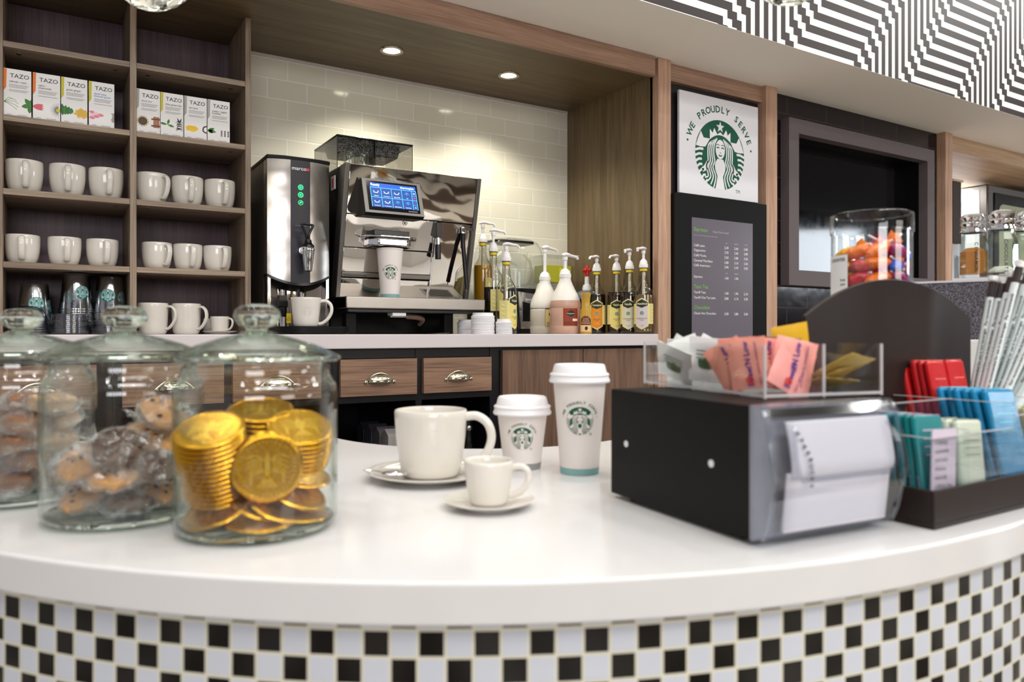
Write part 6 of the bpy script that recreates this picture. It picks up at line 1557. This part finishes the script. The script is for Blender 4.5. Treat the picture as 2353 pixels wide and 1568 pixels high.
packs(.312, .014, 2, 5, .042, .0105, .110, cm((214, 202, 160), .4), cm((140, 196, 190)), 2, 'cream packets', 'cream and aqua packet', 'sweetener', rx=-6)
# lavender card leaning at the front of the teal packets
b = MB(); b.box(0, .050, 0, .0016, 0, .100, cm((214, 200, 218))); [put2d(b, text_geo(s, .0075, 'LEFT'), M['grey_ink'], flat((.006, -.0003, .083 - i * .010), (1, 0, 0), (0, 0, 1))) for i, s in enumerate(('Calming', 'camomile', 'and mint', 'infusion', 'naturally', 'caffeine free'))]
tag(b.build('printed_sleeve', None, (OX + .012, OY + .0105, ZB + .010), (0, D2(2), 0)), 'lavender printed sleeve in front of the teal packets', 'sleeve')

# wrapped straws
wp = cm((226, 234, 234), .5); wk = cm((52, 42, 42), .5); tip = cm((244, 242, 240), .8)
def straw(label, p0, p1, seedv):
    p0, p1 = Vector(p0), Vector(p1); d = p1 - p0; L_ = d.length
    t_ = thing('wrapped_straw', label, 'straw', tuple(p0), 0, 'wrapped straws fanning out of the organiser'); t_.rotation_euler = d.to_track_quat('Z', 'Y').to_euler()
    b = MB(); b.tube([(0, 0, 0), (0, 0, L_ - .030)], .0056, wp, 10, ref=(1, 0, 0), r2=.0048); b.build('paper_sleeve', t_)
    b = MB(); b.tube([(0, 0, L_ - .0302), (0, 0, L_ - .006)], .0058, wk, 10, ref=(1, 0, 0), r2=.0050); b.build('dark_band', t_)
    b = MB(); R_ = random.Random(seedv)
    b.tube([(0, 0, L_ - .0062), (0, 0, L_ - .003), (R_.uniform(-.001, .001), R_.uniform(-.001, .001), L_ + .003)], [.0054, .0064, .0072], tip, 9)
    b.v = [Vector((p.x * (1 + R_.uniform(-.3, .3)), p.y * (1 + R_.uniform(-.3, .3)), p.z + R_.uniform(-.001, .001))) for p in b.v]; b.build('torn_tip', t_)
    b = MB(); q = t_.rotation_euler.to_matrix().inverted() @ Vector((-p0.x, -p0.y, 0)).normalized(); a = math.atan2(q.y, q.x)
    g = text_geo('Not recommended for use in hot beverages   Pas recommandé', .0058, 'CENTER', .012)
    fn = around(.0059, 0, a, 0); put2d(b, ([(-y + .002, x) for x, y in g[0]], g[1]), M['dark_ink'], lambda x, y: fn(x, y + L_ * .45)); b.build('warning_print', t_)
nm = ('leftmost', 'second', 'third', 'fourth', 'fifth', 'sixth', 'seventh', 'eighth', 'ninth', 'tenth', 'eleventh', 'twelfth')
for i in range(12):
    xb_, xt = 2230 + i * 9.5, 2284 + (0, 22, 42, 60, 84, 112, 138, 165, 190, 215, 240, 265)[i]
    tb = 1.118 - .007 * (i % 4) - .003 * i; yb_ = 930
    yt_ = (640, 643, 630, 606, 612, 596, 604, 590, 598, 586, 596, 580)[i]; tt = tb + .015
    X_, Y_ = dpt(xb_, tb); X2, Y2 = dpt(xt, tt)
    straw('white paper-wrapped straw with dark band, %s from the left in the fan' % nm[i], (X_, min(Y_, OY + OD - .008), ZB + .110), (X2, Y2, E + (765 - yt_) / FPX * tt), i)
b = MB(); sx_, sy_ = dpt(2275, 1.16)
# ================================================================ RISER, STONE BLOCK, SHAKERS, LOLLY TUB
ZR = E - .012
b = MB(); b.prism([(1.04, .652), (1.5, .652), (1.70, .80), (1.84, 1.0), (1.6, 1.2), (1.04, 1.1)], ZB + .0005, ZR, 'Z', M['quartz'])
tag(b.build('bar_riser', bevel=.002), 'white raised shelf on the bar behind the arched organiser board', 'shelf')
gran = bpy.data.materials.new('speckled_granite'); gran.use_nodes = True
nt = gran.node_tree; bs = nt.nodes['Principled BSDF']; no = nt.nodes.new('ShaderNodeTexNoise'); no.inputs['Scale'].default_value = 420; no.inputs['Detail'].default_value = 2
tcg = nt.nodes.new('ShaderNodeTexCoord'); nt.links.new(tcg.outputs['Object'], no.inputs['Vector'])
cr = nt.nodes.new('ShaderNodeValToRGB'); cr.color_ramp.elements[0].color = lin((36, 34, 40)); cr.color_ramp.elements[1].color = lin((112, 108, 118)); cr.color_ramp.elements[0].position = .42; cr.color_ramp.elements[1].position = .66
nt.links.new(no.outputs['Fac'], cr.inputs['Fac']); nt.links.new(cr.outputs['Color'], bs.inputs['Base Color']); bs.inputs['Roughness'].default_value = .6
P1 = Vector((1.441, .832)); dr = Vector((.34, -.94)).normalized(); nr_ = Vector((dr.y * -1, dr.x))
a = P1 - dr * .10; c_ = P1 + dr * .205; n2 = Vector((.94, .34)).normalized()
t = thing('stone_block', 'speckled grey stone block on the raised shelf carrying the glass shakers', 'block', (0, 0, 0))
b = MB(); zg = E + .1; b.prism([tuple(a), tuple(c_), tuple(c_ + n2 * .22), tuple(a + n2 * .22)], ZR + .0005, zg - .004, 'Z', gran); b.build('block_body', t, bevel=.001)
b = MB(); b.prism([tuple(a - n2 * .001), tuple(c_ - n2 * .001), tuple(c_ + n2 * .22), tuple(a + n2 * .22)], zg - .004, zg, 'Z', cm((190, 188, 192))); b.build('top_plate', t)
def shaker(label, px, tt, word, fillm, fill, rz):
    x, y = dpt(px, tt); t_ = thing('glass_shaker', label, 'shaker', (x, y, zg + .0065), facing(x, y) + rz, 'glass shakers with chrome caps')
    R = .0262
    b = MB(); b.lathe([(0, .003), (R * .8, .003), (R * .9, 0), (R, .004), (R, .062), (R * .96, .070), (R * .80, .080), (R * .74, .084), (R * .74, .094), (R * .68, .094), (R * .68, .084), (R * .74, .078), (R * .88, .068), (R * .92, .062), (R * .92, .008), (0, .008)], 10, M['glass_clear']); b.build('faceted_glass', t_, ang=10)
    if fillm:
        b = MB(); b.lathe([(0, .0085), (R * .90, .0085), (R * .90, fill - .004), (R * .5, fill + .004), (0, fill + .001)], 10, fillm); b.build('powder', t_, ang=10)
    b = MB(); c = .0225; b.lathe([(c * .9, .090), (c * 1.02, .091), (c * 1.02, .094), (c * .94, .096), (c * .94, .104), (c, .106), (c, .108), (c * .93, .110), (c * .96, .114), (c * 1.02, .119), (c * .9, .124), (c * .6, .127), (0, .128)], 40, M['chrome']); b.build('chrome_cap', t_)
    b = MB()
    for i, ch in enumerate(word): put2d(b, text_geo(ch, .0088, 'CENTER', .02), M['dark_ink'], (lambda g, z: lambda x_, y_: g(y_, -x_ + z))(around(R, .0, 0, .0006), .066 - i * .0072))
    b.build('lettering', t_)
cin = mat('cinnamon_powder', (186, 116, 40), .9); cho = mat('chocolate_powder', (96, 64, 44), .9)
shaker('glass shaker of orange-brown cinnamon with chrome cap, leftmost on the stone block', 2236, 1.47, 'CINNAMON', cin, .056, .1)
shaker('empty-looking glass chocolate shaker with chrome cap, between the cinnamon one and the photo edge', 2302, 1.425, 'CHOCOLATE', cm((214, 210, 200), .9), .016, .15)
shaker('glass shaker cut by the right photo edge with chrome cap', 2362, 1.44, 'NUTMEG', cm((224, 222, 214), .9), .020, .1)
lx, ly = dpt(2186, 1.50); x2, y2 = dpt(2370, 1.40)
t = thing('shaker_tray', 'clear acrylic tray under the three glass shakers', 'tray', (0, 0, 0))
b = MB(); c1 = Vector(dpt(2192, 1.452)); c2 = Vector(dpt(2400, 1.372)); dd = (c2 - c1).normalized(); nn_ = Vector((-dd.y, dd.x)); nn_ = nn_ if nn_.dot(c1) > 0 else -nn_
q = [c1, c2, c2 + nn_ * .075, c1 + nn_ * .075]; b.prism([tuple(p) for p in q], zg + .0005, zg + .006, 'Z', M['acrylic_edge'])
b.prism([tuple(p) for p in (c1, c1 + dd * .004, c1 + dd * .004 + nn_ * .075, c1 + nn_ * .075)], zg + .006, zg + .052, 'Z', M['acrylic']); b.build('tray_body', t)

# lolly tub
tx, ty_ = dpt(2002, 1.215); RT_ = .0605
t = thing('lolly_tub', 'tall clear round tub full of colourful wrapped lollipops behind the arched board', 'tub', (tx, ty_, ZR + .0005), facing(tx, ty_))
b = MB(); b.lathe([(0, .002), (RT_ - .004, .002), (RT_, .006), (RT_, .176), (RT_ - .0015, .176), (RT_ - .0015, .008), (0, .005)], 64, M['acrylic']); b.build('tub_wall', t)
b = MB(); b.lathe([(RT_ + .0005, .172), (RT_ + .002, .173), (RT_ + .002, .200), (RT_ + .001, .203), (RT_ - .002, .2045), (RT_ - .004, .201), (0, .201)], 64, M['acrylic']); b.build('tub_lid', t)
b = MB(); fn = around(RT_, .10, -1.02, .0004)
put2d(b, strip(rng(-.030, .026, 12), lambda x: .036, lambda x: -.09), cm((238, 236, 236)), fn)
fn = around(RT_, .10, -1.02, .0008)
for s, z, k in (('COUNTER', .026, .0075), ('fruit', -.006, .006), ('sort', -.013, .006)):
    g = text_geo(s, k, 'RIGHT', .01); put2d(b, ([(x + .022, y + z) for x, y in g[0]], g[1]), M['dark_ink'], fn)
put2d(b, stroke([(.002, -.026), (.022, -.026), (.022, -.060), (.002, -.060), (.002, -.026)], .0008), M['dark_ink'], fn)
for k in range(7): put2d(b, stroke([(.005, -.030 - k * .004), (.019, -.030 - k * .004)], .001), M['grey_ink'], fn)
b.build('tub_label', t)
cols = {'yellow': (244, 176, 20), 'orange': (240, 120, 30), 'red': (206, 28, 44), 'blue': (16, 80, 196), 'pink': (226, 84, 84), 'magenta': (156, 16, 100), 'lemon': (214, 196, 30)}
protos = {}
def lolly(col, label, loc, rot):
    g = 'wrapped lollipops in the tub'
    if col in protos: return dup(protos[col], loc, None, label, g, rot)
    t_ = thing('lollipop', label, 'lollipop', loc, 0, g); t_.rotation_euler = rot; m_ = mat('wrapper_' + col, cols[col], .22, coat=.5, bump=(120, .8, .003))
    b = MB(); b.ell((0, 0, 0), (.0132, .0108, .0250), m_, nu=16, nv=12); b.v = [Vector((p.x + .0008 * math.sin(p.z * 700), p.y + .0008 * math.cos(p.z * 600), p.z)) for p in b.v]
    n = 12; v = [(0, 0, .019)]
    for i in range(n): a = 2 * PI * i / n; v.append((.004 * math.cos(a), .004 * math.sin(a), .022))
    for i in range(n): a = 2 * PI * i / n; r_ = .012 * (1 + .25 * (i % 2)); v.append((r_ * math.cos(a), r_ * math.sin(a), .034 + .003 * (i % 2)))
    b.add(v, [(1 + i, 1 + (i + 1) % n, 1 + n + (i + 1) % n, 1 + n + i) for i in range(n)], m_); b.build('foil_wrapper', t_, ang=25)
    b = MB(); b.tube([(0, 0, .022), (0, 0, .050)], .0019, M['pump'], 8); b.build('stick', t_)
    b = MB(); dk_ = cm(tuple(int(c * .35) for c in cols[col]), .3)
    fn_ = around(.0112, 0, 0, .0004)
    for th_ in (0, 2.1, 4.2):
        fn_ = around(.0128, 0, th_, .0003); r5 = .0045
        put2d(b, stroke([(r5 * math.cos(q) * 1.0, r5 * math.sin(q) * 1.5) for q in rng(0, 2 * PI, 10)], .0006), dk_, fn_)
    protos[col] = t_; return t_
order = ['red', 'blue', 'pink', 'blue', 'yellow', 'red', 'blue', 'pink', 'lemon', 'orange', 'yellow', 'pink', 'blue', 'lemon', 'yellow', 'red', 'orange', 'blue', 'yellow', 'orange', 'magenta', 'blue', 'yellow', 'orange', 'yellow', 'red', 'orange', 'magenta', 'blue', 'orange', 'yellow', 'pink', 'orange', 'blue', 'red', 'yellow', 'yellow', 'orange', 'orange', 'magenta', 'blue', 'orange']
lw = ('left', 'centre left', 'centre', 'centre right', 'right', 'back')
R_ = random.Random(5); k = 0
l = math.hypot(tx, ty_); fwd = Vector((tx / l, ty_ / l, 0)); rgt = Vector((fwd.y, -fwd.x, 0))
for lay in range(7):
    zz = .016 + lay * .0210
    for j, (a, bb) in enumerate(((-.036, -.014), (-.017, -.036), (.010, -.040), (.034, -.022), (.042, .006), (.0, .02))):
        if lay == 6 and j == 5: continue
        col = order[(k * 1) % len(order)]; k += 1
        p = Vector((tx, ty_, ZR)) + rgt * a + fwd * bb + Vector((0, 0, zz + R_.uniform(-.003, .003)))
        tang = rgt * (-bb) * -1 + fwd * a * -1 if False else (rgt * math.cos(math.atan2(bb, a) + PI / 2) + fwd * math.sin(math.atan2(bb, a) + PI / 2))
        if R_.random() < .35: tang = -tang
        tang = (tang * .9 - (rgt * a + fwd * bb).normalized() * (.42 if j != 5 else 0)).normalized()
        dv = (tang + Vector((0, 0, R_.uniform(-.1, .45) + (.35 if lay == 6 else 0)))).normalized()
        lolly(col, '%s wrapped lollipop, layer %s from the bottom, %s side of the tub' % (col, ('one', 'two', 'three', 'four', 'five', 'six', 'seven')[lay], lw[j]), tuple(p), dv.to_track_quat('Z', 'Y').to_euler())
